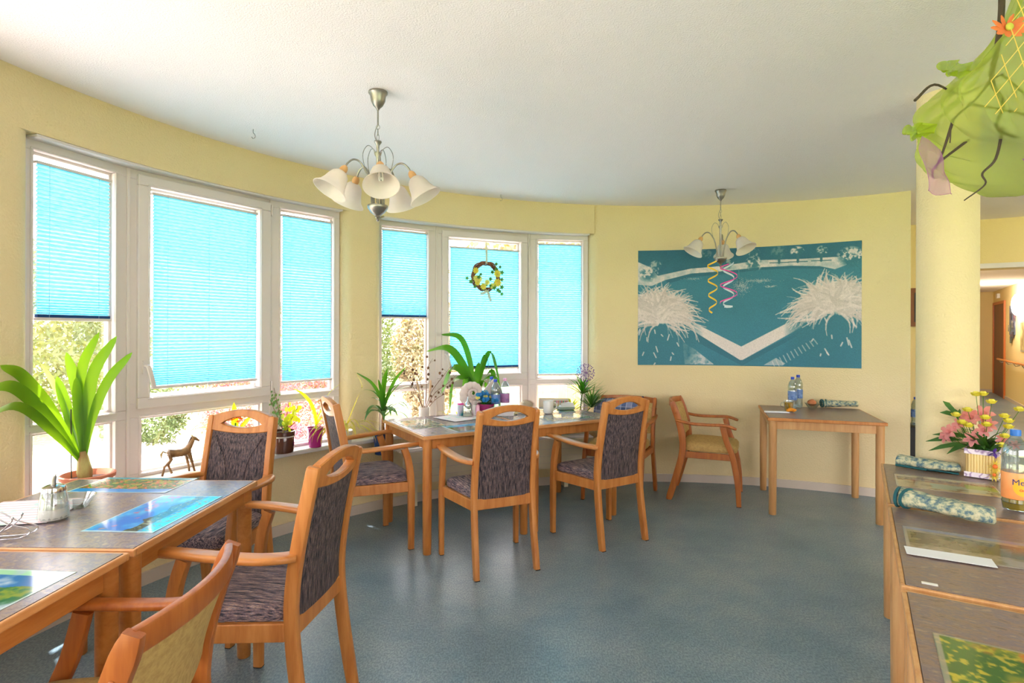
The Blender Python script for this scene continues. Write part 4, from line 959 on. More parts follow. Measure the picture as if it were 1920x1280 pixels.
# 2. clivia behind the chair
t = thing('clivia_plant', 'potted clivia with orange blossom on the sill behind the leftmost high-back armchair', 'plant', (-1.735, 3.60, SZ))
pot(t, [(.045, 0), (.055, 0), (.068, .11), (.072, .112), (.066, .118), (.06, .105), (.045, .012)], M['terra'], 0, .10, .058)
g = G()
for az, L, e0, e1, w_ in ((180, .24, 70, -5, .018), (165, .40, 55, -45, .024), (205, .34, 60, -40, .022), (20, .26, 74, 30, .02), (-10, .30, 60, -20, .02), (60, .25, 76, 20, .02), (120, .30, 78, 45, .02), (-60, .26, 62, -30, .02), (250, .24, 70, -10, .018), (0, .2, 80, 50, .018)):
    p_, w2 = strap((0, 0, .10), az, L, e0, e1, w_); g.blade(p_, w2, None, .2)
obj('foliage', g, M['leafy'], t)
g = G(); g.tube([(0, 0, .1), (.0, 0, .25)], .006, 8); obj('flower_stalk', g, M['leafd'], t)
M['orangepetal'] = leaf_mat('orange_petals', (232, 96, 60), (240, 130, 80), .5, .4)
g = G(); r_ = random.Random(3)
for i in range(12):
    c = Vector((r_.uniform(-.045, .045), r_.uniform(-.04, .04), .265 + r_.uniform(-.018, .022)))
    for k in range(6):
        a = 2 * PI * k / 6 + i; dr = Vector((math.cos(a), math.sin(a), .5)); g.blade([c, c + dr * .012, c + dr * .026], [.003, .007, .001], None, .2)
obj('blossom', g, M['orangepetal'], t, smooth=False)
# 3. jade-like plant in brown glazed pot
t = thing('money_plant', 'small leafy plant in a dark brown glazed pot on the window sill', 'plant', (-1.555, 3.90, SZ))
pot(t, [(.058, 0), (.066, .004), (.072, .03), (.073, .11), (.070, .118), (.078, .120), (.079, .148), (.071, .150), (.068, .12), (.06, .015)], M['brownglaze'], 0, .135, .066)
g = G(); g.lathe([(.0745, .108), (.077, .112), (.0745, .117)], 36, close=True); obj('rim_band', g, mat('white_drip_glaze', (200, 190, 184), .2), t)
g = G(); gl = G(); gy = G(); r_ = random.Random(5)
for s, (dx, dz, n_) in enumerate(((-.10, .22, 34), (-.07, .30, 30), (.11, .17, 20), (.15, .12, 10), (.04, .20, 14))):
    c = spl([(0, 0, .14), (dx * .35, .01, .14 + dz * .35), (dx * .9, 0, .14 + dz)], 6); g.tube(c, [.004 - .0025 * i / len(c) for i in range(len(c))], 6); tgt = gl if s < 2 else gy
    for k in range(n_):
        p = c[int(r_.uniform(.3, 1) * (len(c) - 1))]; off = Vector((r_.uniform(-1, 1), r_.uniform(-1, 1), r_.uniform(-.7, 1))).normalized() * r_.uniform(.012, .036 if s < 2 else .05); q = p + off
        sz = r_.uniform(.007, .012) if s < 2 else r_.uniform(.014, .021); nrm = Vector((r_.uniform(-.6, .6), -1, r_.uniform(-.3, .8))).normalized(); a1 = nrm.cross(Vector((.3, .1, 1))).normalized(); a2 = nrm.cross(a1)
        tgt.f([tgt.v(q + (a1 * math.cos(2 * PI * j / 8) * .8 + a2 * math.sin(2 * PI * j / 8)) * sz) for j in range(8)])
        g.tube([p, q], .0009, 4)
obj('stem', g, M['twig'], t); obj('small_leaves', gl, M['leafb'], t, smooth=False); obj('round_leaves', gy, M['leafy'], t, smooth=False)
# 4. magenta pot
t = thing('grass_lily', 'plant with two arching pale leaves in a magenta pot on the window sill', 'plant', (-1.405, 4.10, SZ))
pot(t, [(.038, 0), (.042, .0), (.056, .115), (.060, .138), (.0575, .139), (.052, .11), (.036, .012)], M['magenta'], 0, .125, .052)
g = G()
for az, L, e0, e1, w_ in ((195, .40, 96, 152, .012), (170, .22, 84, 60, .009), (10, .24, 78, 10, .012), (-20, .20, 70, 0, .01), (60, .2, 80, 30, .009)):
    p_, w2 = strap((0, 0, .12), az, L, e0, e1, w_); g.blade(p_, w2, (0.3, -1, 0) if abs(az) > 150 else None, .2)
p_, w2 = strap((.005, 0, .12), 190, .36, 92, 20, .013); g.blade(p_, w2, (.6, .6, .3), .2)
obj('foliage', g, M['leafy'], t)
# 5. spider plant beside the pier
t = thing('spider_plant', 'trailing spider plant in a small pot in front of the rounded wall pier', 'plant', (-1.235, 4.235, SZ))
pot(t, [(.04, 0), (.048, 0), (.058, .09), (.062, .092), (.057, .096), (.05, .085), (.038, .01)], M['white'], 0, .08, .05)
g = G(); r_ = random.Random(12)
for i in range(26):
    p_, w2 = strap((0, 0, .08), r_.uniform(-130, 25), r_.uniform(.22, .42), r_.uniform(35, 70), r_.uniform(-95, -50), .006); g.blade(p_, w2, None, .2)
for p3 in ([(0, 0, .1), (.10, -.05, .32), (.14, -.05, .42), (.10, -.05, .52)], ):
    g.blade(spl(p3, 8), [.004] * 24 + [.001], None, .2)
obj('foliage', g, leaf_mat('pale_striped_leaf', (140, 170, 80), (200, 206, 140), .5, .5), t)
# 6. dracaena in a blue pot on the radiator
t = thing('dracaena_plant', 'arching dracaena in a blue pot beside the left end of the centre table', 'plant', (-.985, 4.39, .466))
pot(t, [(.058, 0), (.062, 0), (.075, .15), (.080, .165), (.076, .166), (.070, .14), (.056, .012)], M['bluepot'], 0, .145, .069)
g = G(); g.tube([(0, 0, .14), (0, 0, .25), (.005, 0, .34)], [.014, .012, .010], 10); obj('stem', g, mat('dracaena_stem', (176, 128, 84), .7), t)
for nm, m_, sd, n_, z0 in (('foliage', M['leafb'], 4, 20, .27), ('upper_foliage', M['leafd'], 6, 13, .32)):
    g = G(); r_ = random.Random(sd)
    for i in range(n_):
        az = i * 137.5 + r_.uniform(-15, 15); kk = .5 if math.cos(math.radians(az - 131)) > .1 else 1
        p_, w2 = strap((.004 * math.cos(az), 0, z0 + .003 * i), az, kk * r_.uniform(.24, .36), r_.uniform(30, 65) if nm == 'foliage' else r_.uniform(60, 84), r_.uniform(-85, -30) if nm == 'foliage' else r_.uniform(-30, 50), .013); g.blade(p_, w2, None, .25)
    if nm != 'foliage':
        for c in ([(0, 0, .33), (-.03, 0, .45), (-.09, -.02, .55), (-.19, -.04, .62)], [(0, 0, .33), (.005, 0, .45), (.0, 0, .56), (.04, -.02, .66)], [(0, 0, .33), (.05, 0, .48), (.10, 0, .58), (.17, 0, .66)]):
            p_ = spl(c, 6); g.blade(p_, [.012 * math.sin(PI * (.15 + .85 * i / len(p_))) + .001 for i in range(len(p_))], (1, .2, .1), .25)
    obj(nm, g, m_, t)
# 7. larch cone branches in a white vase
t = thing('twig_vase', 'white vase of bare larch twigs with small cones, left of the large green plant', 'vase', (-.725, 4.76, SZ), .40)
pot(t, [(.035, 0), (.042, .01), (.046, .12), (.044, .18), (.046, .20), (.042, .20), (.040, .17), (.038, .02)], M['white'], name='vase')
g = G(); gc = G(); gf = G(); r_ = random.Random(21)
for c in ([(0, 0, .15), (-.07, 0, .32), (-.17, -.03, .47), (-.23, -.03, .50)], [(0, 0, .15), (-.02, 0, .34), (-.06, .02, .52), (-.03, .02, .60)], [(0, 0, .15), (.01, -.02, .36), (.02, -.02, .52), (.07, 0, .60)],
          [(0, 0, .15), (.08, 0, .30), (.20, -.04, .40), (.27, -.05, .47)], [(0, 0, .15), (.10, 0, .26), (.22, -.05, .32), (.30, -.05, .30)], [(0, 0, .15), (.05, -.03, .32), (.15, -.05, .46), (.24, -.06, .57)], [(0, 0, .15), (-.05, 0, .30), (-.09, -.02, .42), (-.14, -.03, .56)]):
    p_ = spl(c, 8); g.tube(p_, [.0034 - .0026 * i / len(p_) for i in range(len(p_))], 5)
    for k in range(9):
        q = p_[r_.randrange(6, len(p_))]; e = q + Vector((r_.uniform(-.05, .05), r_.uniform(-.03, .03), r_.uniform(-.03, .05))); g.tube([q, (q + e) / 2 + Vector((0, 0, .006)), e], .0009, 4)
        if k < 5:
            gc.sphere(e, r_.uniform(.007, .0115), (1, 1, 1.15), 8, 6)
obj('twigs', g, M['twig'], t); obj('cones', gc, mat('larch_cones', (116, 84, 58), .85, bump=(400, 1)), t)
for k in range(2):
    p_ = spl([(0, -.01, .15), (-.04 + .08 * k, -.01, .30), (-.07 + .12 * k, -.01, .42)], 6); gf.tube(p_, [.002 + .008 * max(0, math.sin(PI * min(1, max(0, (i / len(p_) - .45) / .55)))) for i in range(len(p_))], 7)
obj('dried_grass_plume', gf, mat('dried_plume', (206, 176, 144), .9), t)
# 8. large amaryllis in the middle window
t = thing('amaryllis_plant', 'large arching amaryllis plant before the blind with the wreath', 'plant', (-.325, 4.985, SZ), .40)
pot(t, [(.06, 0), (.07, 0), (.088, .12), (.092, .13), (.086, .132), (.08, .12), (.06, .012)], M['terra'], 0, .115, .078)
g = G()
B0 = (.0, 0, .13)
for tip, m1, m2, w_ in (((-.44, -.05, .66), (-.04, 0, .40), (-.22, -.02, .67), .034), ((-.30, 0, .80), (-.02, 0, .46), (-.12, 0, .76), .024), ((-.31, -.05, .30), (-.05, -.02, .38), (-.20, -.04, .52), .034),
                        ((-.24, -.06, .16), (-.06, -.03, .40), (-.20, -.05, .40), .028), ((.02, -.06, .56), (.0, -.02, .34), (.015, -.03, .46), .028), ((.22, -.04, .37), (.06, 0, .44), (.14, -.02, .64), .026),
                        ((.22, -.05, .03), (.09, -.02, .40), (.20, -.04, .38), .020), ((.14, -.02, .06), (.07, -.02, .38), (.16, -.03, .46), .026), ((.16, 0, .20), (.05, .02, .46), (.12, .02, .60), .022), ((-.12, -.06, .34), (-.03, -.02, .32), (-.08, -.04, .42), .026), ((.10, -.05, .24), (.03, -.02, .34), (.08, -.04, .38), .022)):
    lf(g, tip, (m1, m2), w_, B0)
obj('foliage', g, M['leafd'], t)
g = G(); r_ = random.Random(4)
for i in range(14):
    p_, w2 = strap((-.16, -.02, .02), r_.uniform(60, 330), r_.uniform(.15, .3), r_.uniform(30, 75), r_.uniform(-70, -10), .006); g.blade(p_, w2, None, .2)
obj('young_shoots', g, M['leafy'], t)
# 9. artificial trio of grasses with purple allium
t = thing('artificial_grass_tufts', 'artificial plant with three spiky tufts and a purple allium by the right window', 'plant', (.60, 5.13, SZ))
pot(t, [(.05, 0), (.055, 0), (.07, .05), (.068, .052), (.045, .01)], mat('moss_bowl', (96, 60, 50), .8), 0, .045, .062, name='bowl')
for nm, c, n_, L, m_ in (('tall_tuft', (.03, -.02, .27), 60, .22, M['leafd']), ('right_tuft', (.11, -.03, .15), 70, .22, M['leafb']), ('left_tuft', (-.07, -.05, .10), 46, .19, M['leafy'])):
    g = G(); r_ = random.Random(len(nm))
    g.tube([(0, 0, .04), (c[0] * .9, c[1], c[2])], .005, 6)
    for i in range(n_):
        p_, w2 = strap(c, i * 137.5, L * r_.uniform(.7, 1.1), r_.uniform(20, 85), r_.uniform(-30, 50), .0062, 8); g.blade(p_, w2, None, .2)
    obj(nm, g, m_, t)
g = G(); g.tube([(.05, 0, .05), (.055, 0, .33), (.06, 0, .44)], .0025, 6); c = Vector((.06, 0, .46))
for i in range(70):
    a, u = i * 2.39996, -1 + 2 * (i + .5) / 70; q = math.sqrt(1 - u * u); d_ = Vector((q * math.cos(a), q * math.sin(a), u)); g.tube([c, c + d_ * .075], .0009, 3); 
obj('allium_head', g, mat('allium_stems', (150, 120, 160), .7), t)
g = G()
for i in range(70):
    a, u = i * 2.39996, -1 + 2 * (i + .5) / 70; q = math.sqrt(1 - u * u); d_ = Vector((q * math.cos(a), q * math.sin(a), u)); g.sphere(c + d_ * .078, .0055, (1, 1, 1), 6, 4)
obj('allium_florets', g, mat('allium_purple', (120, 80, 150), .7), t)
# wreath on the blind
t = thing('flower_wreath', 'round twig wreath with yellow flowers and ivy hanging in the window', 'wreath', (-.235, 5.075, 1.89), math.atan2(.369, .812)); t.scale = (1.22, 1.22, 1.22)
g = G(); r_ = random.Random(9)
for k in range(9):
    ph = r_.uniform(0, 6); R_ = .098 + r_.uniform(-.008, .008)
    g.tube([((R_ + .009 * math.cos(5 * a + ph)) * math.cos(a), .010 * math.sin(5 * a + ph), (R_ + .009 * math.cos(5 * a + ph)) * math.sin(a)) for a in [2 * PI * i / 60 for i in range(60)]], .0046, 5, closed=True)
obj('twig_ring', g, mat('vine_twigs', (128, 82, 60), .8), t)
M['ribbon'] = sheer_mat('cream_ribbon', (225, 222, 196), .85, .4)
g = G(); g.sweep([(0, -.015, .09), (0, -.018, .11), (0, -.016, .20), (0, -.012, .245)], rr(.008, .0008), (1, 0, 0)); obj('ribbon', g, M['ribbon'], t); g = G(); g.sweep(spl([(0, -.025, -.10), (.012, -.03, -.13), (.02, -.03, -.155), (.03, -.03, -.18)], 4), rr(.010, .0008), (1, .2, 0)); g.sweep(spl([(0, -.025, -.10), (-.02, -.03, -.12), (-.05, -.03, -.13)], 4), rr(.009, .0008), (.4, .2, 1)); obj('ribbon_bow', g, M['ribbon'], t)
ivy = [(math.cos(2 * PI * k / 10) * (1 if k % 2 == 0 else .55), math.sin(2 * PI * k / 10) * (1 if k % 2 == 0 else .55)) for k in range(10)]
g = G()
for x, z, s_ in ((.07, .09, .016), (.10, .07, .014), (.115, .03, .02), (.12, -.02, .018), (.12, -.075, .02), (.12, -.125, .016), (.08, -.10, .02), (-.15, -.02, .016), (-.13, -.045, .020), (-.10, -.08, .016), (.03, -.02, .018), (.04, .03, .018), (-.07, -.01, .018), (-.06, -.04, .018), (.0, -.06, .016), (.05, -.085, .018), (.07, .055, .015), (-.05, .01, .014), (.02, -.07, .015), (.09, -.05, .016), (-.03, -.09, .015), (.10, -.11, .014)):
    yy = -.02 - .012 * (int(x * 1000) % 3); g.f([g.v((x + a * s_, yy - .004 * b, z + b * s_)) for a, b in ivy])
    g.tube([(x, yy + .002, z), (x * .8, -.005, z * .8)], .0008, 4)
obj('ivy_leaves', g, M['leafb'], t, smooth=False)
M['ypetal'] = leaf_mat('yellow_petals', (235, 196, 70), (240, 216, 120), .6, .35); M['creampetal'] = leaf_mat('cream_petals', (238, 224, 150), None, .6, .35)
for nm, m_, fl in (('yellow_flower', M['ypetal'], ((-.088, .035, .019), (.078, .02, .023), (-.075, -.05, .018), (.080, -.045, .025), (-.03, -.075, .020))), ('cream_flower', M['creampetal'], ((-.085, -.02, .020), (.04, -.07, .018), (.0, -.045, .018), (-.06, -.022, .018)))):
    for x, z, s_ in fl:
        g = G()
        for k in range(9):
            a = 2 * PI * k / 9; d_ = Vector((math.cos(a), -.35, math.sin(a))); c = Vector((x, -.026, z)); g.blade([c, c + d_ * s_ * .6, c + d_ * s_ * 1.25], [s_ * .2, s_ * .42, s_ * .15], tuple(d_.cross(Vector((0, -1, 0)))), .2)
        g.sphere((x, -.03, z), s_ * .3, (1, .8, 1), 8, 6); obj(nm, g, m_, t)
# horse figurine
g = G()
K = 1.0
def P_(x, z, y=0): return Vector((x, y, z))
g.tube([P_(-.052, .098), P_(-.045, .101), P_(-.02, .098), P_(.01, .097), P_(.035, .103), P_(.048, .112)], [.008, .020, .019, .018, .021, .013], 12, (0, 1, 0))
g.tube([P_(.034, .106), P_(.050, .128), P_(.060, .148), P_(.066, .158)], [.017, .013, .011, .008], 10, (0, 1, 0))
g.tube([P_(.060, .160), P_(.072, .157), P_(.086, .147), P_(.092, .143)], [.0085, .0085, .0055, .0045], 10, (0, 1, 0))
for s in (-1, 1):
    g.tube([P_(.060, .164, s * .005), P_(.059, .176, s * .006)], [.003, .0008], 6, (0, 1, 0))
for pts in ([P_(.040, .095, -.009), P_(.052, .062, -.010), P_(.060, .034, -.010), P_(.068, .004, -.010)], [P_(.036, .095, .009), P_(.040, .060, .010), P_(.046, .034, .010), P_(.050, .004, .010)],
            [P_(-.043, .096, -.009), P_(-.040, .070, -.010), P_(-.066, .045, -.010), P_(-.076, .004, -.010)], [P_(-.040, .096, .009), P_(-.030, .068, .010), P_(-.044, .044, .010), P_(-.028, .006, .010)]):
    g.tube(pts, [.013, .0075, .005, .0052], 8, (0, 1, 0))
hs = tag(obj('horse_figurine', g, mat('horse_bronze', (170, 130, 80), .45, noise=((120, 88, 54), 30, (1, 1, 1), .8)), loc=(-1.915, 3.30, SZ + .002)), 'small brown horse figurine walking on the window sill', 'figurine'); hs.rotation_euler = (0, 0, .75); hs.scale = (1.15, 1.7, 1.25)
g = G(); g.tube([P_(-.056, .104), P_(-.070, .112), P_(-.078, .100), P_(-.076, .078)], [.003, .005, .006, .001], 8, (0, 1, 0)); obj('tail', g, mat('tail_hair', (190, 168, 110), .7), hs)
g = G(); g.tube([P_(.036, .122), P_(.046, .142), P_(.056, .165)], [.003, .004, .003], 6, (0, 1, 0)); obj('mane', g, mat('mane_hair', (80, 58, 40), .7), hs)

# ------------------------------------------------------------------ bottles
M['pet'] = pane_mat('clear_plastic', (214, 228, 234), .14, .06)
M['clearglass'] = pane_mat('clear_glass', (240, 244, 244), .12, .03)
M['cap_blue'] = mat('blue_cap', (24, 66, 190), .4); M['cap_pink'] = mat('pink_cap', (230, 160, 200), .4); M['cap_sky'] = mat('bright_blue_cap', (20, 110, 200), .4)
M['lab_blue'] = mat('blue_label', (28, 72, 150), .4, noise=((130, 165, 215), 30, (1, 1, 1), .7)); M['lab_pink'] = mat('mauve_label', (196, 130, 176), .4, noise=((130, 90, 150), 30, (1, 1, 1), .7)); M['lab_orange'] = mat('orange_label', (246, 150, 78), .4, noise=((248, 170, 104), 14, (1, 1, 1), .6))
M['juice'] = mat('orange_soda', (196, 150, 16), .15, noise=((214, 168, 30), 8, (1, 1, 1), .4))
def bottle(label, x, y, z, h, r, cap, lab, liquid=None, fill=0, group='plastic bottles', rz=0, l0=.30, l1=.56):
    t = thing('plastic_bottle', label, 'bottle', (x, y, z), rz, group); s = h
    prof = [(r * .55, 0), (r * .9, .004), (r, .03 * s / .28), (r * .97, .10 * s), (r * .93, .20 * s), (r * .97, .27 * s), (r, .30 * s), (r, .56 * s), (r * .95, .60 * s), (r, .66 * s), (r * .96, .74 * s), (r * .72, .84 * s), (r * .42, .90 * s), (r * .34, .93 * s), (r * .34, .96 * s)]
    g = G(); g.lathe(prof, 28); obj('bottle_body', g, M['pet'], t)
    g = G(); g.lathe([(0, h), (r * .37, h), (r * .40, h - .004), (r * .40, .925 * s), (0, .925 * s)], 24); obj('cap', g, cap, t)
    g = G(); g.lathe([(r * 1.012, l0 * s), (r * 1.02, l0 * s + .001), (r * 1.02, l1 * s), (r * 1.012, l1 * s + .001)], 36, close=False); obj('bottle_label', g, lab, t)
    if liquid: g = G(); g.lathe([(0, .004), (r * .85, .006), (r * .96, .03), (r * .94, .1 * s), (r * .90, fill * s - .004), (0, fill * s)], 28); obj('liquid', g, liquid, t)
    return t
TZ = .7515
def on(T, a, b, z=TZ): p = tpos(T, a, b); return (p[0], p[1], z)
bottle('clear water bottle with blue label on the lone table, the front one of two', 2.38, 4.86, TZ, .275, .036, M['cap_blue'], M['lab_blue'])
bottle('clear water bottle on the lone table, the rear one half hidden', 2.475, 4.955, TZ, .285, .036, M['cap_blue'], M['lab_blue'])
bottle('water bottle with a blue cap, left of the three on the centre table', -.165, 4.665, TZ, .285, .035, M['cap_blue'], M['lab_blue'])
bottle('water bottle with blue cap and label, middle of the three on the centre table', -.130, 4.525, TZ, .275, .038, M['cap_blue'], M['lab_blue'])
bottle('water bottle with a pink cap and mauve label on the centre table', -.055, 4.60, TZ, .278, .038, M['cap_pink'], M['lab_pink'])
ob = bottle('orange soda bottle with orange label and blue cap at the right edge', 1.868, 2.125, TZ, .298, .041, M['cap_sky'], M['lab_orange'], M['juice'], .16, l0=.155, l1=.475)
# print on the orange label: a round fruit emblem and lettering
lab_dir = math.atan2(-2.125, -1.868) + .38
def wrap_text(body, size, ang, z, m, parent, r, name='label_text', bold=0.0):
    c = bpy.data.curves.new(name, 'FONT'); c.body = body; c.size = size; c.extrude = .0002; c.offset = bold; c.align_x = 'CENTER'
    o = bpy.data.objects.new(name, c); COL.objects.link(o); dg = bpy.context.evaluated_depsgraph_get(); me = bpy.data.meshes.new_from_object(o.evaluated_get(dg)); bpy.data.objects.remove(o)
    bm = bmesh.new(); bm.from_mesh(me); bmesh.ops.triangulate(bm, faces=bm.faces[:]); 
    for _ in range(4):
        bmesh.ops.subdivide_edges(bm, edges=[e for e in bm.edges if e.calc_length() > .0028], cuts=1, use_grid_fill=False); bmesh.ops.triangulate(bm, faces=bm.faces[:])
    for v in bm.verts:
        a = ang + v.co.x / r; rr_ = r + .0006 + v.co.z; v.co = (rr_ * math.cos(a), rr_ * math.sin(a), z + v.co.y)
    bm.to_mesh(me); bm.free(); return obj(name, me, m, parent, smooth=False)
g = G(); n = 30; rL = .041 * 1.021
rings = []
for q in range(9):
    rg = []
    for k in range(n):
        a = 2 * PI * k / n; th = lab_dir + .25 + .034 * q / 8 * math.cos(a) / rL; rg.append(g.v(((rL + .0003) * math.cos(th), (rL + .0003) * math.sin(th), .093 + .034 * q / 8 * math.sin(a))))
    rings.append(rg)
for A_, B_ in zip(rings, rings[1:]):
    for k in range(n): g.f([A_[k], A_[(k + 1) % n], B_[(k + 1) % n], B_[k]])
obj('orange_emblem', g, mat('emblem_orange', (245, 180, 40), .4), ob, smooth=False)
wrap_text('Merc', .030, lab_dir + .12, .100, mat('label_navy', (30, 40, 110), .4), ob, rL + .0004, bold=0)
wrap_text('Orange', .0115, lab_dir + .30, .078, mat('label_red', (225, 70, 30), .4), ob, rL + .0004, bold=.0003)

# ------------------------------------------------------------------ items on the lone table
def cup_glass(name, label, cat, loc, r0, r1, h, liquid=None, fill=.5, handle=True, group=None):
    t = thing(name, label, cat, loc, 0, group)
    g = G(); g.lathe([(r0, 0), (r1, h), (r1 - .002, h), (r0 - .002, .004), (0, .004)], 28); g.f
    obj('cup', g, M['clearglass'], t)
    if liquid: g = G(); rt = r0 + (r1 - r0) * fill; g.lathe([(0, .005), (r0 - .003, .005), (rt - .003, h * fill), (0, h * fill)], 24); obj('drink', g, liquid, t)
    if handle: g = G(); g.tube(spl([(-r1 * .98, 0, h * .8), (-r1 - .022, 0, h * .78), (-r1 - .026, 0, h * .5), (-r0 - .004, 0, h * .28)], 6), .0032, 8, (0, 1, 0)); obj('handle', g, M['clearglass'], t)
    return t
cup_glass('glass_cup', 'glass cup of orange juice on the lone table before the water bottles', 'cup', (2.30, 4.76, TZ), .030, .040, .085, mat('orange_juice', (240, 176, 30), .25), .85)
g = G(); r_ = random.Random(2)
for k in range(7): g.sphere((r_.uniform(-.03, .03), r_.uniform(-.012, .012), .014 + r_.uniform(0, .014)), r_.uniform(.013, .019), (1.2, 1, .8), 10, 7)
tag(obj('mandarin_peel', g, mat('mandarin_orange', (240, 150, 24), .6, bump=(200, .4)), loc=(2.27, 4.66, TZ)), 'crumpled orange mandarin peel beside the glass cup on the lone table', 'fruit peel')
g = G(); g.prism([(0, 0), (.19, -.03), (.20, .02), (.02, .055)], 0, .006); g.prism([(.01, .006), (.18, -.02), (.19, .02), (.02, .05)], .006, .010)
tag(obj('folded_napkin', g, mat('white_tissue', (235, 238, 242), .9), smooth=False, loc=(2.055, 4.66, TZ), bevel=.002), 'folded white paper napkin at the left edge of the lone table', 'napkin')
t = cup_glass('glass_bowl', 'small glass dessert bowl with a brown pastry on the lone table', 'bowl', (2.585, 4.93, TZ), .030, .062, .045, None, 0, False)
g = G(); g.sphere((-.005, 0, .042), .036, (1, 1, .75), 18, 12); g.lathe([(.004, .062), (.012, .069), (.014, .070), (.006, .064)], 14, close=True)
tag(obj('pastry_roll', g, mat('brown_pastry', (186, 104, 60), .6, noise=((214, 140, 90), 18, (1, 1, 3), .8)), loc=(2.585, 4.93, TZ + .006)), 'round brown pastry roll lying in the small glass bowl', 'pastry')
CLOTH = ramp_mat('mottled_cloth', [(.36, (66, 96, 118)), (.46, (122, 142, 132)), (.55, (186, 184, 150)), (.68, (208, 204, 172))], 46, (1, 1.6, 1), .9, 5, bump=.4)
M['tealtrim'] = mat('teal_trim', (18, 84, 90), .8)
def rolled(loc, rz, L, w_, h_, label, trim_end=True, seed=1):
    t = thing('rolled_cloth', label, 'cloth', loc, rz, 'rolled mottled cloths'); r_ = random.Random(seed); g = G(); n = 30; pts = []; sc = []
    for i in range(n + 1):
        f = i / n; pts.append((L * (f - .5), .010 * math.sin(f * 5 + seed), h_ * (.52 - .06 * f) )); k = 1 - .12 * f + .05 * math.sin(f * 9 + seed); k2 = (1 - .25 * f + .06 * math.sin(f * 7 + 2 * seed)); e = .82 if i in (0, n) else 1; sc.append((k * e, k2 * e))
    # lumpy flattened roll
    prof = [(w_ * math.cos(a) * (1 + .05 * math.cos(3 * a + seed)), h_ * .5 * math.copysign(abs(math.sin(a)) ** .8, math.sin(a))) for a in [2 * PI * k / 28 for k in range(28)]]
    g.sweep(pts, prof, (0, 1, 0), sc)
    o = obj('roll', g, CLOTH, t)
    tx = bpy.data.textures.new('wrinkle', 'CLOUDS'); tx.noise_scale = .05; sb = o.modifiers.new('sub', 'SUBSURF'); sb.levels = 1; sb.render_levels = 1; dm = o.modifiers.new('disp', 'DISPLACE'); dm.texture = tx; dm.strength = .010; dm.mid_level = .6
    if trim_end:
        g = G()
        for xx, a in ((-.485, .0), (-.38, .3)):
            q = [(L * xx + .016 * math.cos(b) * a * 3, w_ * .93 * math.cos(b), h_ * .50 + h_ * .47 * math.sin(b)) for b in [2 * PI * k / 22 for k in range(22)]]; g.tube(q, .0055, 6, closed=True)
        obj('teal_trim', g, M['tealtrim'], t)
        g = G(); g.sweep([(-L * .48, 0, h_ * .5), (-L * .505, 0, h_ * .49)], [(w_ * .8 * math.cos(a), h_ * .36 * math.sin(a)) for a in [2 * PI * k / 16 for k in range(16)]], (0, 1, 0), [1, .9]); obj('tucked_end', g, M['tealtrim'] if seed == 3 else mat('lilac_lining', (140, 140, 170), .8), t)
    else:
        g = G(); g.tube([(-L * .5, w_ * .7, h_ * .25), (-L * .49, -w_ * .6, h_ * .12), (0, -w_ * .98, h_ * .10), (L * .48, -w_ * .8, h_ * .10)], .006, 6); obj('teal_trim', g, M['tealtrim'], t)
    return t
rolled((2.84, 4.965, TZ + .005), -.12, .30, .045, .065, 'rolled mottled cloth with teal end lying on the lone table by the wall', True, 3)
rolled((1.985, 2.735, TZ + .004), -.72, .25, .045, .055, 'rolled mottled cloth before the round column, at the far end of the right tables', False, 2)
rolled((1.545, 2.045, TZ + .005), -.86, .29, .050, .070, 'rolled mottled cloth with teal trim across the middle table on the right', True, 1)
g = G(); g.bx(-.105, .105, -.035, .035, 0, .0012)
o = tag(obj('paper_strip', g, mat('tissue_white', (226, 228, 230), .8), smooth=False, loc=(1.278, 1.675, TZ + .0022)), 'white folded paper strip on the dark brown placemat', 'paper'); o.rotation_euler = (0, 0, -.50)

# flower basket on the far right table
t = thing('flower_basket', 'square wooden stick planter with pink lilies and yellow roses beside the column', 'flower arrangement', (2.15, 2.615, TZ), -.80)
ST = mat('pale_sticks', (236, 214, 150), .7, noise=((214, 188, 124), 3, (8, 8, .3), .8)); LACE = ramp_mat('purple_checked_ribbon', [(.42, (228, 218, 228)), (.5, (150, 120, 165)), (.58, (232, 224, 230))], 26, (1, 1, 1), .8, 1)
g = G(); s = .052
for k in range(11):
    x = -s + 2 * s * k / 10
    for q in (-1, 1):
        h = .118 + .008 * math.sin(k * 2.3) - (x + s) * .30 * 0; g.tube([(x, q * s, .004), (x, q * s, h)], .0052, 6); g.tube([(q * s, x, .004), (q * s, x, h)], .0052, 6)
obj('stick_walls', g, ST, t)
g = G(); g.bx(-s, s, -s, s, 0, .08); obj('inner_box', g, M['soil'], t, smooth=False)
g = G()
for z in (.014, .118):
    g = G()
    for a, b, c, d_ in ((-s - .008, s + .008, -s - .0085, -s - .006), (-s - .008, s + .008, s + .006, s + .0085), (-s - .0085, -s - .006, -s - .008, s + .008), (s + .006, s + .0085, -s - .008, s + .008)): g.bx(a, b, c, d_, z - .011, z + .011)
    obj('checked_ribbon', g, LACE, t, smooth=False)
g = G()
for c in ((s - .002, -s - .014, .065), (s - .005, -s - .014, .028)):
    for k in range(14):
        a = 2 * PI * k / 14; d_ = Vector((math.cos(a), -.25, math.sin(a))); c_ = Vector(c); g.blade([c_, c_ + d_ * .014, c_ + d_ * .030], [.002, .006, .001], None, .2)
obj('yellow_daisy', g, M['ypetal'], t)
g = G(); g.sphere((s - .002, -s - .018, .065), .010, (1, .5, 1), 10, 7); g.sphere((s - .005, -s - .018, .028), .007, (1, .5, 1), 10, 7); obj('daisy_centre', g, mat('orange_centre', (226, 110, 30), .6), t)
g = G()
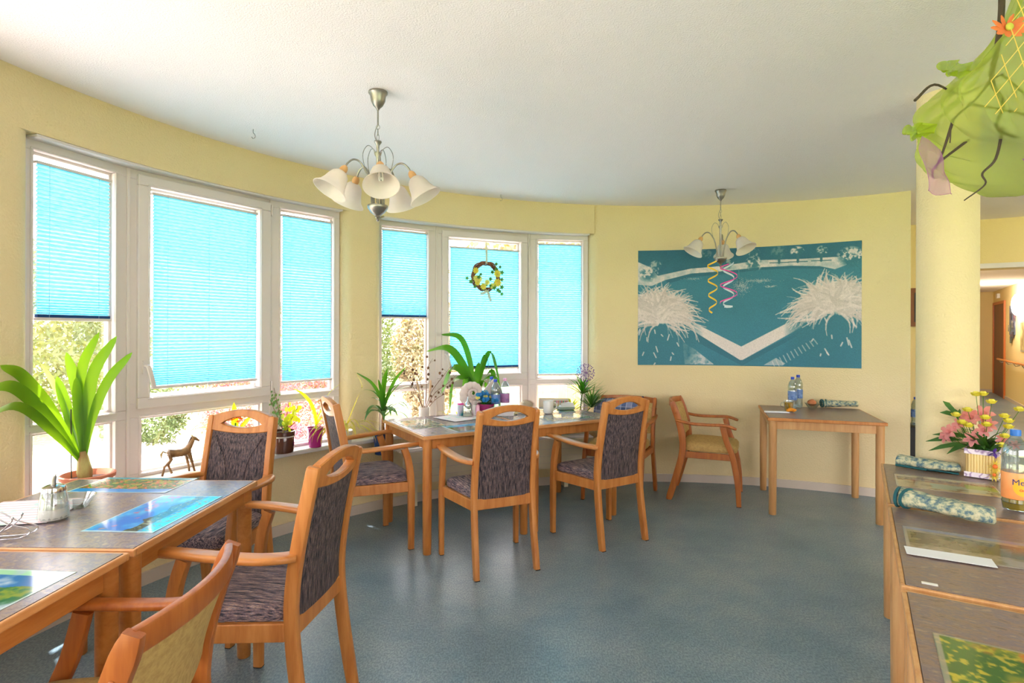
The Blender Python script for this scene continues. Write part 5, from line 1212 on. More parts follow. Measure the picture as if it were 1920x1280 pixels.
for k in range(5):
    a = 2 * PI * k / 5; d_ = Vector((math.cos(a), -.3, math.sin(a))); c_ = Vector((s - .006, -s - .016, .125)); g.blade([c_, c_ + d_ * .012, c_ + d_ * .024], [.003, .009, .002], None, .2)
obj('violet_bloom', g, mat('violet_petal', (72, 34, 130), .6), t)
g = G(); gs = G(); r_ = random.Random(14)
def toP(x, z, y=0): return Vector((x, y, z))
for i in range(34):
    az = r_.uniform(0, 360); p_, w2 = strap((r_.uniform(-.03, .03), r_.uniform(-.03, .03), .11), az, r_.uniform(.09, .20), r_.uniform(20, 75), r_.uniform(-35, 30), .011, 9); g.blade(p_, w2, None, .15)
for tip, b0 in (((-.20, -.02, .09), (-.06, 0, .14)), ((-.215, 0, .13), (-.08, 0, .155)), ((-.19, .01, .165), (-.05, 0, .17)), ((-.13, -.02, .085), (-.05, 0, .14)), ((-.13, .0, .30), (-.07, 0, .25)), ((-.16, .0, .275), (-.09, 0, .26)), ((-.15, .01, .33), (-.10, 0, .27)), ((-.085, .0, .30), (-.09, 0, .25))):
    a, b = Vector(b0), Vector(tip); g.blade([a, a.lerp(b, .3) + Vector((0, 0, .008)), a.lerp(b, .65) + Vector((0, 0, .008)), b], [.002, .011, .011, .001], (0.3, .5, .8), .1); gs.tube([(0, 0, .10), (a.x * .6, 0, .16), a], .0014, 5)
obj('leaves', g, leaf_mat('bouquet_leaf', (44, 92, 40), (70, 120, 50), .5, .25), t)
PK = leaf_mat('pink_lily_petal', (214, 124, 134), (232, 168, 170), .5, .35); YR = leaf_mat('yellow_rose_petal', (232, 216, 60), (240, 230, 110), .5, .3)
for x, z, s_, y in ((-.045, .265, .036, 0), (-.085, .235, .026, -.01), (.0, .285, .040, .01), (-.125, .19, .036, -.02), (-.10, .215, .022, -.03), (.005, .215, .030, -.03), (.02, .24, .032, 0), (-.03, .175, .036, -.05), (.07, .18, .024, -.02), (-.07, .27, .020, .0), (.11, .16, .020, 0), (-.135, .165, .030, -.01)):
    g = G(); c = Vector((x, y, z)); ax = Vector((x * 2, -.5, .25)).normalized(); e1 = ax.cross(Vector((0, 0, 1))).normalized(); e2 = ax.cross(e1)
    for k in range(6):
        a = 2 * PI * k / 6 + x * 20; d_ = (e1 * math.cos(a) + e2 * math.sin(a)); g.blade([c - ax * s_ * .5, c + d_ * s_ * .35, c + d_ * s_ * .85 + ax * s_ * .1, c + d_ * s_ * 1.15 - ax * s_ * .05], [s_ * .08, s_ * .30, s_ * .26, .001], tuple(d_.cross(ax)), .2)
    obj('lily_bloom', g, PK, t); gs.tube([(0, 0, .10), (x * .6, y * .5, z * .7), c - ax * s_ * .5], .0016, 5)
for x, z, y in ((-.095, .275, -.02), (-.055, .30, .0), (-.025, .375, .0), (.0, .378, 0), (.03, .345, 0), (.012, .275, -.03), (.018, .245, -.04), (-.07, .245, -.04), (.075, .285, 0), (.09, .265, .0), (.09, .24, -.01), (.125, .32, 0), (.08, .20, -.03), (.07, .16, -.04), (-.045, .235, -.05)):
    g = G(); c = Vector((x, y, z))
    g.lathe([(0, -.011), (.007, -.009), (.0125, -.001), (.0125, .006), (.009, .011), (.006, .009), (.004, .011), (0, .009)], 14, Matrix.Translation(c))
    for k in range(5):
        a = 2 * PI * k / 5; d_ = Vector((math.cos(a), math.sin(a), 0)); g.blade([c + Vector((0, 0, -.010)), c + d_ * .011 + Vector((0, 0, -.006)), c + d_ * .017 + Vector((0, 0, .004)), c + d_ * .021 + Vector((0, 0, .006))], [.003, .009, .010, .004], tuple(d_.cross(Vector((0, 0, 1)))), -.25)
    obj('rose_bloom', g, YR, t); gs.tube([(0, 0, .10), (x * .5, y * .5, z * .6), c - Vector((0, 0, .006))], .0013, 5)
obj('stems', gs, M['leafd'], t)

# flower and dish at the right frame edge
t = thing('small_flower_vase', 'white blossom with green leaves at the right edge of the middle right table', 'flower', on(T_R2, .50, .44))
g = G(); g.lathe([(.018, 0), (.022, .03), (.014, .055), (.018, .06), (.016, .06), (.012, .05), (.018, .01)], 20, close=True); obj('glass_vase', g, M['clearglass'], t)
g = G()
for az, e in ((200, 20), (150, 40), (-60, 10), (250, -10)):
    p_, w2 = strap((0, 0, .055), az, .10, e, e - 40, .022, 8); g.blade(p_, w2, None, .15)
obj('leaves', g, M['leafd'], t)
g = G()
for k in range(16):
    a = k * 2.4; e = .2 + .7 * (k % 4) / 3; d_ = Vector((math.cos(a) * math.cos(e), math.sin(a) * math.cos(e), math.sin(e))); c_ = Vector((-.012, -.01, .075)); g.blade([c_, c_ + d_ * .018, c_ + d_ * .030], [.003, .011, .004], None, .3)
obj('white_bloom', g, mat('white_petal', (236, 236, 232), .6), t)
t = cup_glass('glass_dish', 'shallow clear dish with a spoon at the right edge of the middle right table', 'dish', on(T_R2, .47, .24), .03, .055, .035, None, 0, False)
g = G(); g.tube([(0, 0, .012), (-.045, .03, .04), (-.09, .08, .062)], .0025, 8); g.sphere((.005, -.004, .010), .015, (1.3, 1, .25), 12, 8)
tag(obj('spoon', g, M['chrome'], loc=on(T_R2, .47, .24)), 'metal spoon leaning in the shallow clear dish', 'spoon')

# ------------------------------------------------------------------ items on the left table
t = thing('sugar_dispenser', 'glass sugar dispenser with a metal spout lid on the left window table', 'sugar dispenser', (-1.585, 1.985, TZ))
g = G(); g.lathe([(.042, 0), (.046, .006), (.046, .02), (.041, .07), (.034, .105), (.031, .108), (.039, .06), (.043, .01), (.040, .004)], 16, close=True); obj('glass_jar', g, M['clearglass'], t)
g = G(); g.lathe([(0, .005), (.042, .006), (.043, .02), (.041, .042), (0, .048)], 24); obj('sugar', g, mat('white_sugar', (236, 232, 222), .9), t)
g = G(); g.lathe([(0, .122), (.020, .121), (.034, .114), (.036, .106), (.036, .098), (.033, .098), (.033, .104), (0, .106)], 28); obj('metal_lid', g, M['chrome'], t)
g = G(); g.tube([(0, 0, .02), (0, 0, .135), (.004, 0, .150)], [.0075, .0075, .0055], 12); g.tube([(0, 0, .13), (.007, 0, .158)], [.0075, .001], 12); obj('spout', g, M['metal'], t)
t = cup_glass('glass_bowl', 'small clear glass bowl right behind the sugar dispenser', 'bowl', (-1.60, 2.12, TZ), .025, .055, .045, None, 0, False)
g = G()
for k in (-1, 1):
    y = .018 * k
    g.tube(spl([(-.22, y, .004), (-.02, y, .004), (.04, y + .006, .010), (.05, y + .01, .03), (.0, y, .052), (-.06, y, .085), (-.11, y, .070), (-.20, y, .02)], 8), .0022, 7, (0, 1, 0))
    g.tube(spl([(-.14, y * 1.6, .006), (-.04, y * 1.3, .02), (.005, y * 1.2, .055), (.012, y * 1.2, .07)], 6), .0022, 7, (0, 1, 0)); g.sphere((.012, y * 1.2, .071), .004)
o = tag(obj('wire_napkin_holder', g, M['chrome'], loc=(-1.565, 1.80, TZ)), 'bent wire napkin holder at the left picture edge on the window table', 'napkin holder'); o.rotation_euler = (0, 0, .15)

# ------------------------------------------------------------------ items on the centre table
g = None
t = thing('pink_lidded_box', 'small white cardboard box with a pink lid on the centre table', 'box', (-.395, 4.42, TZ + .003), .5)
g = G(); g.bx(-.020, .020, -.016, .016, 0, .085); obj('box_body', g, mat('printed_carton', (225, 205, 225), .5, noise=((40, 150, 160), 22, (1, 1, .6), .9)), t, smooth=False)
g = G(); g.bx(-.021, .021, -.017, .017, .085, .095); obj('pink_lid', g, mat('hot_pink', (240, 50, 160), .5), t, smooth=False, bevel=.002)
t = thing('glass_sugar_pourer', 'glass sugar pourer with pointed metal top beside the pink lidded box', 'sugar dispenser', (-.335, 4.385, TZ + .003))
g = G(); g.lathe([(.036, 0), (.040, .01), (.036, .05), (.024, .085), (.020, .085), (.033, .05), (.037, .01), (.034, .004)], 20, close=True); obj('glass_jar', g, M['clearglass'], t)
g = G(); g.lathe([(0, .004), (.036, .006), (.036, .02), (0, .036)], 20); obj('sugar', g, mat('cream_sugar', (236, 226, 200), .9), t)
g = G(); g.lathe([(.026, .082), (.024, .10), (.010, .118), (.005, .150), (0, .152)], 20); obj('metal_top', g, M['chrome'], t)
t = thing('shaker', 'pink and white salt shaker beside the glass sugar pourer', 'shaker', (-.262, 4.42, TZ + .003))
g = G(); g.lathe([(0, 0), (.015, .0), (.014, .075), (.010, .082), (0, .083)], 18); obj('shaker_body', g, mat('pink_plastic', (238, 180, 205), .4), t)
g = G(); g.lathe([(0, 0), (.013, .0), (.013, .075), (.010, .082), (0, .083)], 18, Matrix.Translation((-.028, .012, 0))); obj('white_shaker', g, M['white'], t)
t = thing('flower_bowl', 'magenta bowl of artificial blue and cream flowers on the centre table', 'flower arrangement', (-.205, 4.49, TZ + .003))
g = G(); g.lathe([(.030, 0), (.036, .004), (.056, .03), (.066, .06), (.070, .085), (.066, .086), (.060, .06), (.05, .03), (.03, .008)], 28, close=True); obj('bowl', g, mat('magenta_wrap', (160, 40, 104), .35, noise=((120, 24, 80), 14, (1, 1, 2), .8)), t)
g = G(); r_ = random.Random(8)
for i in range(26):
    p_, w2 = strap((0, 0, .07), r_.uniform(0, 360), r_.uniform(.06, .11), r_.uniform(0, 70), r_.uniform(-40, 20), .012, 7); g.blade(p_, w2, None, .15)
obj('leaves', g, M['leafd'], t)
BLU = leaf_mat('blue_petal', (34, 116, 205), (70, 160, 225), .5, .3)
for i in range(22):
    a = r_.uniform(0, 2 * PI); q = r_.uniform(0, .085); c = Vector((q * math.cos(a), q * math.sin(a) * .8, .115 + .035 * (1 - q / .085) + r_.uniform(-.02, .02))); g = G(); cream = i % 3 == 2; s_ = .020 if cream else .030
    for k in range(5):
        b = 2 * PI * k / 5 + i; d_ = Vector((math.cos(b), math.sin(b) - .3, .55)).normalized(); g.blade([c, c + d_ * s_ * .5, c + d_ * s_], [.003, s_ * .55, s_ * .3], tuple(d_.cross(Vector((.1, -1, .6)))), .2)
    obj('cream_bloom' if cream else 'blue_bloom', g, M['creampetal'] if cream else BLU, t, smooth=False)
# ammonite shell ornament
t = thing('shell_ornament', 'large white ammonite shell ornament behind the flower bowl', 'shell', (-.285, 4.60, TZ + .004), .25); t.scale = (1.22, 1.1, 1.22)
g = G(); N = 320; pts = []; rad = []
for i in range(N + 1):
    f = i / N; th = 2 * PI * 2.6 * f; R_ = .012 * math.exp(2.05 * f); a = th + 2.2; ribs = 1 + .07 * math.sin(th * 15)
    pts.append((-.02 + R_ * math.cos(a), 0, .125 + R_ * math.sin(a))); rad.append((.30 * R_ * ribs + .001, .42 * R_ * ribs))
g.sweep(pts, [(math.cos(2 * PI * k / 14), math.sin(2 * PI * k / 14)) for k in range(14)], (0, 1, 0), rad); obj('coil', g, mat('shell_white', (216, 200, 192), .7), t)
g = G()
for k in range(15):
    a = .15 + .75 * k / 14; g.tube([(.03, 0, .115), (.03 + .07 * math.cos(a), -.012, .115 + .07 * math.sin(a)), (.03 + .145 * math.cos(a), .0, .100 + .145 * math.sin(a))], [.004, .007, .008], 7)
g.tube([(.0, 0, .0), (.0, 0, .05)], [.045, .030], 16); obj('flared_mouth', g, mat('shell_cream', (214, 200, 192), .6), t)
# mug
t = thing('mug', 'plain white mug with a handle on the right half of the centre table', 'mug', (.292, 4.575, TZ + .001))
g = G(); g.lathe([(.030, 0), (.036, .002), (.040, .015), (.042, .098), (.0405, .100), (.039, .098), (.037, .015), (.0, .008)], 32); obj('mug_body', g, M['white'], t)
g = G(); g.tube(spl([(.040, 0, .085), (.062, 0, .080), (.066, 0, .055), (.055, 0, .035), (.039, 0, .022)], 6), .005, 8, (0, 1, 0)); o = obj('mug_handle', g, M['white'], t)
# small book, folded card, saucer, cutlery
g = G(); g.box((0, 0, .010), (.13, .09, .018)); o = tag(obj('small_book', g, mat('grey_green_cover', (150, 165, 155), .5), smooth=False, bevel=.002, loc=(.455, 4.82, TZ + .002)), 'small grey green book lying at the far right of the centre table', 'book'); o.rotation_euler = (0, 0, .2)
g = G(); g.prism([(-.07, -.05), (.07, -.03), (.075, .04), (-.06, .05)], 0, .008); g.prism([(-.05, -.04), (.06, -.02), (.02, .045)], .008, .035)
tag(obj('crumpled_napkin', g, mat('napkin_white', (236, 234, 234), .85), smooth=False, bevel=.004, loc=(.46, 4.82, TZ + .022)), 'crumpled white napkin lying on the small grey green book', 'napkin')
t = thing('saucer', 'glass saucer with a tealight seen through the handle slot of the middle armchair', 'saucer', (.045, 4.60, TZ))
g = G(); g.lathe([(.03, .0), (.065, .012), (.067, .014), (.03, .004), (0, .004)], 30); obj('plate', g, M['clearglass'], t)
g = G(); g.lathe([(0, .004), (.02, .004), (.02, .02), (0, .019)], 20); obj('tealight', g, mat('wax_yellow', (230, 214, 160), .5), t)
g = G(); g.bx(-.08, .08, -.006, .006, 0, .002); g.lathe([(0, 0), (.012, 0), (.012, .003), (0, .003)], 14, Matrix.Translation((.085, 0, 0)))
o = tag(obj('metal_spoon', g, M['chrome'], smooth=False, loc=(-.02, 4.43, TZ)), 'metal spoon on the centre table seen through the middle armchair slot', 'spoon'); o.rotation_euler = (0, 0, .9)
g = G(); g.prism([(-.06, 0), (.06, 0), (.07, .03), (-.05, .03)], 0, .002); g.box((.01, .02, .035), (.12, .004, .07))
tag(obj('folded_card', g, mat('card_grey', (196, 190, 190), .7), smooth=False, loc=(-.055, 4.42, TZ + .001)), 'folded grey card standing behind the middle armchair on the centre table', 'card')
# hedgehog like ornament on the sill
t = thing('hedgehog_ornament', 'small cream hedgehog shaped ornament on the sill behind the centre table', 'figurine', (.13, 5.17, SZ))
g = G(); g.sphere((0, 0, .16), .05, (1.25, .8, .9), 18, 12); g.sphere((.0, 0, .06), .055, (1, .8, 1.1), 16, 10); obj('body', g, mat('cream_fluff', (226, 212, 190), .95, bump=(120, 1)), t)
g = G()
for i in range(220):
    a, u = i * 2.39996, 1 - 1.2 * i / 220; q = math.sqrt(max(0, 1 - u * u)); d_ = Vector((q * math.cos(a) * 1.25, q * math.sin(a) * .8, u * .9)); c = Vector((0, 0, .16)); 
    if d_.x > -.6: g.tube([c + d_ * .048, c + d_ * .062 + Vector((.006, 0, 0))], [.0012, .0003], 3)
obj('spines', g, mat('brown_spines', (130, 96, 70), .9), t)
# small decorated basket on the sill
t = thing('ribbon_basket', 'small white basket with a row of coloured ribbons on the right window sill', 'basket', (.385, 5.195, SZ), -.02)
g = G(); g.bx(-.135, .135, -.04, .04, 0, .14); g.bx(-.140, .140, -.045, -.038, .14, .22); g.bx(-.140, .140, .038, .045, .14, .22); g.bx(-.14, -.132, -.045, .045, .14, .22); g.bx(.132, .14, -.045, .045, .14, .22); obj('basket_body', g, mat('pale_basket', (228, 216, 200), .8), t, smooth=False, bevel=.004)
for k in range(9):
    g = G(); x = -.01 + .015 * k; g.prism([(x - .004, .150), (x + .004, .150), (x + .001, .178), (x + .005, .206), (x - .005, .206), (x - .001, .178)], .0455, .0475, Matrix.Rotation(PI / 2, 4, 'X')); obj('ribbon_strip', g, mat('ribbon_%d' % k, ((190, 40, 60), (50, 120, 90), (170, 60, 150), (200, 80, 90), (60, 90, 160))[k % 5], .6), t, smooth=False)

# plaid bag on the rear mustard chair
def plaid():
    m = mat('plaid_fabric', (70, 84, 120), .9); n = m.node_tree.nodes; l = m.node_tree.links; b = n['Principled BSDF']; tc = n.new('ShaderNodeTexCoord'); sp = n.new('ShaderNodeSeparateXYZ'); l.new(tc.outputs['Object'], sp.inputs[0])
    def band(out, fr, thr):
        a = n.new('ShaderNodeMath'); a.operation = 'MULTIPLY'; a.inputs[1].default_value = fr; l.new(sp.outputs[out], a.inputs[0]); f = n.new('ShaderNodeMath'); f.operation = 'FRACT'; l.new(a.outputs[0], f.inputs[0]); g_ = n.new('ShaderNodeMath'); g_.operation = 'GREATER_THAN'; g_.inputs[1].default_value = thr; l.new(f.outputs[0], g_.inputs[0]); return g_.outputs[0]
    cur = None
    for out, fr, thr, col in (('X', 11, .5, (150, 150, 175)), ('Z', 11, .55, (44, 54, 86)), ('X', 22, .88, (190, 186, 200)), ('Z', 22, .88, (170, 170, 190))):
        mx = n.new('ShaderNodeMix'); mx.data_type = 'RGBA'; s_ = n.new('ShaderNodeMath'); s_.operation = 'MULTIPLY'; s_.inputs[1].default_value = .6; l.new(band(out, fr, thr), s_.inputs[0]); l.new(s_.outputs[0], mx.inputs[0]); mx.inputs[7].default_value = lin(col)
        if cur is None: mx.inputs[6].default_value = lin((78, 92, 130))
        else: l.new(cur, mx.inputs[6])
        cur = mx.outputs[2]
    l.new(cur, b.inputs['Base Color']); return m
t = thing('plaid_bag', 'blue plaid padded bag leaning on the rear mustard armchair', 'bag', (.885, 4.965, .50), face(-.45, -.89))
bm_g = G(); bm_g.sphere((0, 0, 0), 1, (.21, .075, .165), 28, 18)
for v in bm_g.bm.verts:
    c = v.co; sx, sz = c.x / .21, c.z / .165; c.x = .215 * math.copysign(abs(sx) ** .55, sx); c.z = .15 * math.copysign(abs(sz) ** .6, sz); c.y = c.y - .09 - .22 * (c.z)
obj('bag_body', bm_g, plaid(), t, loc=(0, 0, .165)); 
g = G(); g.prism([(-.02, -.03), (.12, -.01), (.04, .10)], -.006, .004, Matrix.Translation((-.02, .015, .22)) @ Matrix.Rotation(1.35, 4, 'X')); obj('teal_flap', g, mat('teal_felt', (90, 170, 160), .9), t, smooth=False)
g = G(); g.tube(spl([(-.16, -.10, .27), (-.19, -.17, .315), (-.20, -.21, .33), (-.19, -.25, .31)], 5), .007, 8); obj('navy_strap', g, mat('navy_webbing', (28, 36, 66), .8), t)

# ------------------------------------------------------------------ hanging branch decoration, upper right
t = thing('hanging_branch_decoration', 'green tulle draped over branches hanging from the ceiling at the upper right corner', 'decoration', (1.55, 1.78, 0))
M['tulle'] = sheer_mat('green_tulle', (192, 206, 98), .52, .45); M['lilac'] = sheer_mat('lilac_tulle', (200, 130, 190), .45, .45); M['branch'] = mat('dark_branch', (74, 62, 50), .85)
g = G(); NA, NT = 150, 26; rings = []
prof = [(.10, .04, 2.57), (.10, .06, 2.48), (.10, .10, 2.36), (.09, .15, 2.27), (.08, .22, 2.17), (.06, .30, 2.07), (.06, .29, 1.985), (.07, .21, 1.925), (.08, .09, 1.905)]
pc = spl(prof, 8)
for i, p in enumerate(pc):
    rg = []
    for k in range(NA):
        a = 2 * PI * k / NA; f = i / (len(pc) - 1)
        w_ = 1 + .08 * math.sin(3 * a + 4 * f) + .07 * math.sin(8 * a - 5 * f) + .06 * math.sin(19 * a + 3 * math.sin(5 * f)) + .03 * math.sin(31 * a + 9 * f)
        rr_ = p.y * w_; drop = .035 * math.sin(2 * a + 1) * f + .05 * math.cos(a + 2.6) * f
        rg.append(g.v((p.x + rr_ * math.cos(a) * 1.08, rr_ * math.sin(a) * .75, p.z + drop)))
    rings.append(rg)
for a, b in zip(rings, rings[1:]):
    for k in range(NA): g.f([a[k], a[(k + 1) % NA], b[(k + 1) % NA], b[k]])
g.f(rings[-1]); obj('green_tulle', g, M['tulle'], t)
M['tuft'] = sheer_mat('bright_green_tulle', (176, 200, 50), .8, .5)
for c, s_, seed in (((-.315, -.03, 2.02), .05, 1), ((-.20, -.02, 2.215), .05, 2)):
    g = G(); n = 90; rg = []
    for q in range(6):
        row = []
        for k in range(n):
            a = 2 * PI * k / n; f = q / 5; R_ = s_ * .8 * f * (1 + .28 * math.sin(2 * a + seed) + .10 * math.sin(5 * a)); row.append(g.v((c[0] + R_ * math.cos(a), c[1] + .010 * f * math.sin(6 * a + seed) + .014 * math.sin(5 * f), c[2] + R_ * .7 * math.sin(a) + .004 * f * math.sin(7 * a))))
        rg.append(row)
    for A_, B_ in zip(rg, rg[1:]):
        for k in range(n): g.f([A_[k], A_[(k + 1) % n], B_[(k + 1) % n], B_[k]])
    obj('tulle_tuft', g, M['tuft'], t)
g = G()
for pts in ([(-.30, -.05, 2.10), (-.22, -.02, 2.16), (-.12, 0, 2.14), (0, 0, 2.2)], [(.0, 0, 2.58), (.0, 0, 2.40), (-.03, -.02, 2.27), (-.055, -.03, 2.17), (-.02, -.03, 2.10), (-.03, -.02, 2.03), (.03, -.02, 2.0)], [(-.055, -.03, 2.17), (-.10, -.02, 2.11), (-.17, -.03, 2.05), (-.18, -.03, 1.98)], [(-.02, -.03, 2.03), (-.05, -.04, 1.93), (-.09, -.04, 1.885), (-.09, -.05, 1.85), (-.16, -.06, 1.80)], [(-.17, -.03, 2.05), (-.20, -.02, 1.94), (-.235, -.03, 1.895)], [(-.10, 0, 2.0), (-.20, 0, 1.92), (-.21, .0, 1.88)], [(0, 0, 2.2), (.12, 0, 2.12), (.22, 0, 2.2)], [(-.1, 0, 2.11), (-.02, -.1, 2.04), (.05, -.12, 1.98)]):
    p_ = spl([(a - .05, b - .02, c_) for a, b, c_ in pts], 6); big = pts[0][2] > 2.5; g.tube(p_, [(.010 if big else .0045) * (1 - .65 * i / len(p_)) for i in range(len(p_))], 7)
obj('branches', g, M['branch'], t)
for nm, pts in (('lilac_scarf', [[(-.335, -.08, 1.99), (-.30, -.06, 1.985), (-.26, -.05, 1.96)], [(-.345, -.08, 1.95), (-.31, -.09, 1.94), (-.25, -.05, 1.93)], [(-.325, -.08, 1.90), (-.295, -.06, 1.90), (-.255, -.06, 1.89)], [(-.315, -.08, 1.86), (-.29, -.10, 1.86), (-.24, -.06, 1.86)], [(-.315, -.08, 1.83), (-.28, -.06, 1.82), (-.235, -.06, 1.825)]]),
                ('lilac_veil', [[(-.02, -.06, 1.93), (.08, -.08, 1.93), (.20, -.06, 1.95)], [(.0, -.06, 1.91), (.10, -.10, 1.90), (.22, -.06, 1.91)], [(.05, -.05, 1.90), (.12, -.08, 1.885), (.24, -.06, 1.88)]])):
    g = G(); rows = [[g.v(p) for p in spl(r0, 6)] for r0 in pts]
    for a, b in zip(rows, rows[1:]):
        for k in range(len(a) - 1): g.f([a[k], a[k + 1], b[k + 1], b[k]])
    edge = [Vector(r0[0]) for r0 in pts] + [Vector(p) for p in pts[-1]] + [Vector(r0[-1]) for r0 in pts[::-1]]
    g.tube(spl(edge, 3), .0012, 4); obj(nm, g, M['lilac'], t)
g = G()
def net_pt(u, v): return (-.10 - .13 * math.sin(PI * min(1, v * 1.1) / 2) + (.22 + .16 * v) * u, -.13 - .10 * math.sin(PI * (v * .8 + .1)) - .02 * math.sin(3 * u), 2.52 - .50 * v + .03 * u)
for sg in (1, -1):
    for i in range(-8, 9):
        a = i / 8 + (.5 if sg < 0 else 0); pts = [net_pt(a + sg * v * .9, v) for v in [q / 24 for q in range(25)] if 0 <= a + sg * v * .9 <= 1]
        if len(pts) > 2: g.tube(pts, .0013, 5)
obj('yellow_net', g, mat('yellow_twine', (224, 196, 90), .8), t)
fl = G(); c = Vector((-.188, -.20, 2.247))
for k in range(10):
    a = 2 * PI * k / 10 + .2; d_ = Vector((math.cos(a), -.25, math.sin(a) * .55)); fl.blade([c, c + d_ * .022, c + d_ * .042, c + d_ * .058], [.004, .008, .008, .002], (-math.sin(a), -.3, math.cos(a)), .2)
o = obj('orange_flower', fl, leaf_mat('orange_felt', (236, 110, 66), (240, 140, 90), .7, .25), t)
g = G(); g.sphere(tuple(c + Vector((0, -.008, 0))), .011, (1, .6, 1), 12, 8); obj('flower_centre', g, mat('lime_centre', (200, 200, 80), .7), o)

# ------------------------------------------------------------------ lobby and corridor
def clink(name, g, m, parent=None, **k): return obj(name, g, m, parent, smooth=False, **k)
g = G(); cbox(g, 1.98, 3.30, -.0, .012, 0.0, 2.03); dr = struct(clink('door_1', g, mat('mahogany_door', (112, 40, 20), .4, noise=((92, 30, 16), 6, (1, 1, .2), .8))))
g = G(); cbox(g, 1.90, 1.985, .0, .03, 0, 2.09); cbox(g, 3.295, 3.375, .0, .03, 0, 2.09); cbox(g, 1.985, 3.295, .0, .03, 2.03, 2.09); clink('door_frame', g, mat('orange_wood_frame', (198, 110, 52), .4), dr)
def wall_lamp(label, x):
    t = thing('wall_lamp', label, 'lamp', tuple(MCm @ Vector((x, 0, 1.93))), math.atan2(.84, .543)); t['group'] = 'round corridor lamps'
    g = G(); T = Matrix.Rotation(-PI / 2, 4, 'X'); g.lathe([(0, 0), (.17, 0), (.17, .03), (0, .03)], 30, T); obj('mount', g, M['white'], t)
    g = G(); g.lathe([(.205, .03), (.205, .05), (.19, .08), (.14, .11), (.07, .125), (0, .13)], 36, T)
    m = mat('lit_lamp_glass', (255, 250, 240), .4, emit=((255, 236, 205), 9)); obj('glass_globe', g, m, t)
    l = bpy.data.lights.new('corridor_light', 'POINT'); l.energy = 26; l.color = (1, .94, .84); l.shadow_soft_size = .18; o = bpy.data.objects.new('corridor_light', l); COL.objects.link(o); o.location = tuple(MCm @ Vector((x, .42, 1.95))); return t
wall_lamp('round lit wall lamp on the corridor wall at the right picture edge', .37)
l = bpy.data.lights.new('corridor_light', 'POINT'); l.energy = 20; l.color = (1, .94, .84); l.shadow_soft_size = .15; o = bpy.data.objects.new('corridor_light', l); COL.objects.link(o); o.location = tuple(MCm @ Vector((-4.2, .5, 1.95)))  # added light with no fixture, brightens the near end of the corridor
g = G(); g.tube([MCm @ Vector((-5.6, .09, .835)), MCm @ Vector((2.2, .09, .835))], .022, 12)
t = tag(bpy.data.objects.new('handrail', None), 'orange beech handrail along the corridor wall behind the flowers', 'handrail'); COL.objects.link(t); obj('rail', g, mat('orange_beech_rail', (214, 136, 72), .35), t)
for k in range(9):
    g = G(); x = 2.0 - .8 * k; g.tube([MCm @ Vector(p) for p in ((x, .0, .78), (x, .06, .765), (x, .09, .815))], .008, 6); obj('bracket', g, M['metal'], t)
g = G(); cbox(g, .80, 1.40, .0, .012, 1.36, 1.95); r_ = random.Random(3)
t = tag(clink('photo_collage', g, mat('collage_board', (128, 130, 150), .7, noise=((90, 100, 120), 5, (1, 1, 1), .9))), 'photo collage with hanging pictures on the corridor wall left of the lamp', 'picture')
for k in range(9):
    g = G(); x, z = r_.uniform(.85, 1.35), r_.uniform(1.22, 1.80); g.box((x, .018 + .004 * (k % 3), z), (.17, .004, .13), mtx=MCm @ Matrix.Translation((0, 0, 0)) ); clink('photo', g, mat('snapshot_%d' % (k % 4), ((90, 74, 70), (180, 170, 150), (110, 120, 90), (150, 100, 110))[k % 4], .5, noise=((60, 60, 80), 12, (1, 1, 1), .9)), t)
g = G(); cbox(g, -.35, .28, .0, .012, 1.05, 1.62); t = tag(clink('notice_frame', g, mat('aluminium_frame', (176, 172, 164), .4)), 'framed picture below the corridor lamp at the right picture edge', 'picture')
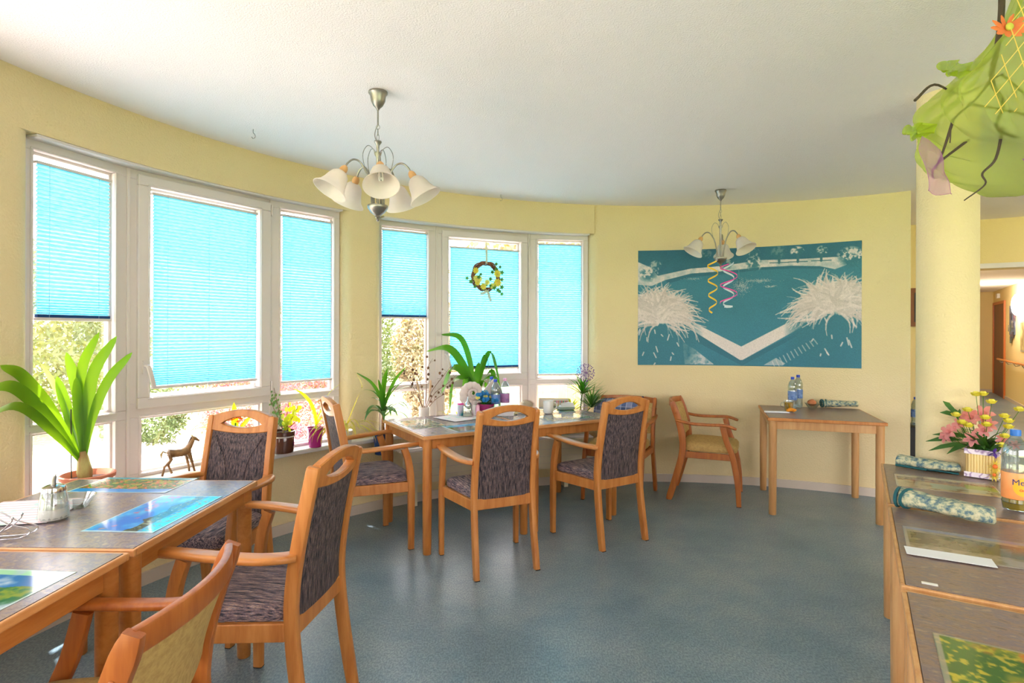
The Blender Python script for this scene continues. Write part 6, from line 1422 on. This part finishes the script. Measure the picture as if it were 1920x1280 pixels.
g = G(); cbox(g, -.32, .25, .012, .016, 1.08, 1.59); clink('picture_print', g, mat('patterned_print', (206, 190, 130), .6, noise=((150, 124, 76), 5, (1, 1, 1), 1)), t)
g = G(); cbox(g, 2.60, 2.80, .0, .05, 2.17, 2.27); tag(clink('door_closer_box', g, M['white']), 'small white box on the wall above the mahogany door', 'box')
# lobby sliver between wall end and column
def lobm(s, t=0): p = LB + LU * s + LV * t; return Matrix.Translation((p.x, p.y, 0)) @ Matrix.Rotation(math.atan2(-.518, .855), 4, 'Z')
g = G(); g.box((0, 0, 1.68), (.55, .02, .42), mtx=lobm(-.36, -.012)); t = tag(clink('picture_frame', g, mat('brown_frame', (130, 78, 40), .5)), 'brown framed picture glimpsed between the wall end and the round column', 'picture')
g = G(); g.box((0.02, -.012, 1.68), (.45, .004, .32), mtx=lobm(-.36, -.012)); clink('picture_print', g, mat('dark_print', (50, 50, 48), .5), t)
g = G(); g.box((0, 0, .21), (.62, .36, .42), mtx=lobm(-.62, -.24)); tag(clink('low_cabinet', g, mat('black_cabinet', (24, 26, 30), .5), bevel=.004), 'dark low cabinet glimpsed between the wall end and the round column', 'cabinet')
for k, (s_, q) in enumerate(((-.66, -.28), (-.57, -.26), (-.50, -.32))):
    p = LB + LU * s_ + LV * q; bottle(('water bottle on the dark low cabinet, left one', 'water bottle on the dark low cabinet, middle one', 'water bottle on the dark low cabinet, right one')[k], p.x, p.y, .421, .30, .04, M['cap_blue'], M['lab_blue'])
# made-up lamp out of view, added to brighten the lobby
l = bpy.data.lights.new('lobby_fill', 'POINT'); l.energy = 30; l.color = (1, .92, .8); l.shadow_soft_size = .15; o = bpy.data.objects.new('lobby_fill', l); COL.objects.link(o); o.location = (5.6, 3.4, 2.35)
t = thing('lobby_fill_lamp', 'added round lamp out of view that brightens the lobby', 'lamp', (5.6, 3.4, 2.586)); g = G(); g.lathe([(0, -.001), (.16, -.001), (.16, -.03), (.11, -.07), (0, -.085)], 28); obj('lamp_bowl', g, mat('fill_lamp_glow', (255, 248, 235), .4, emit=((255, 236, 205), 5)), t)
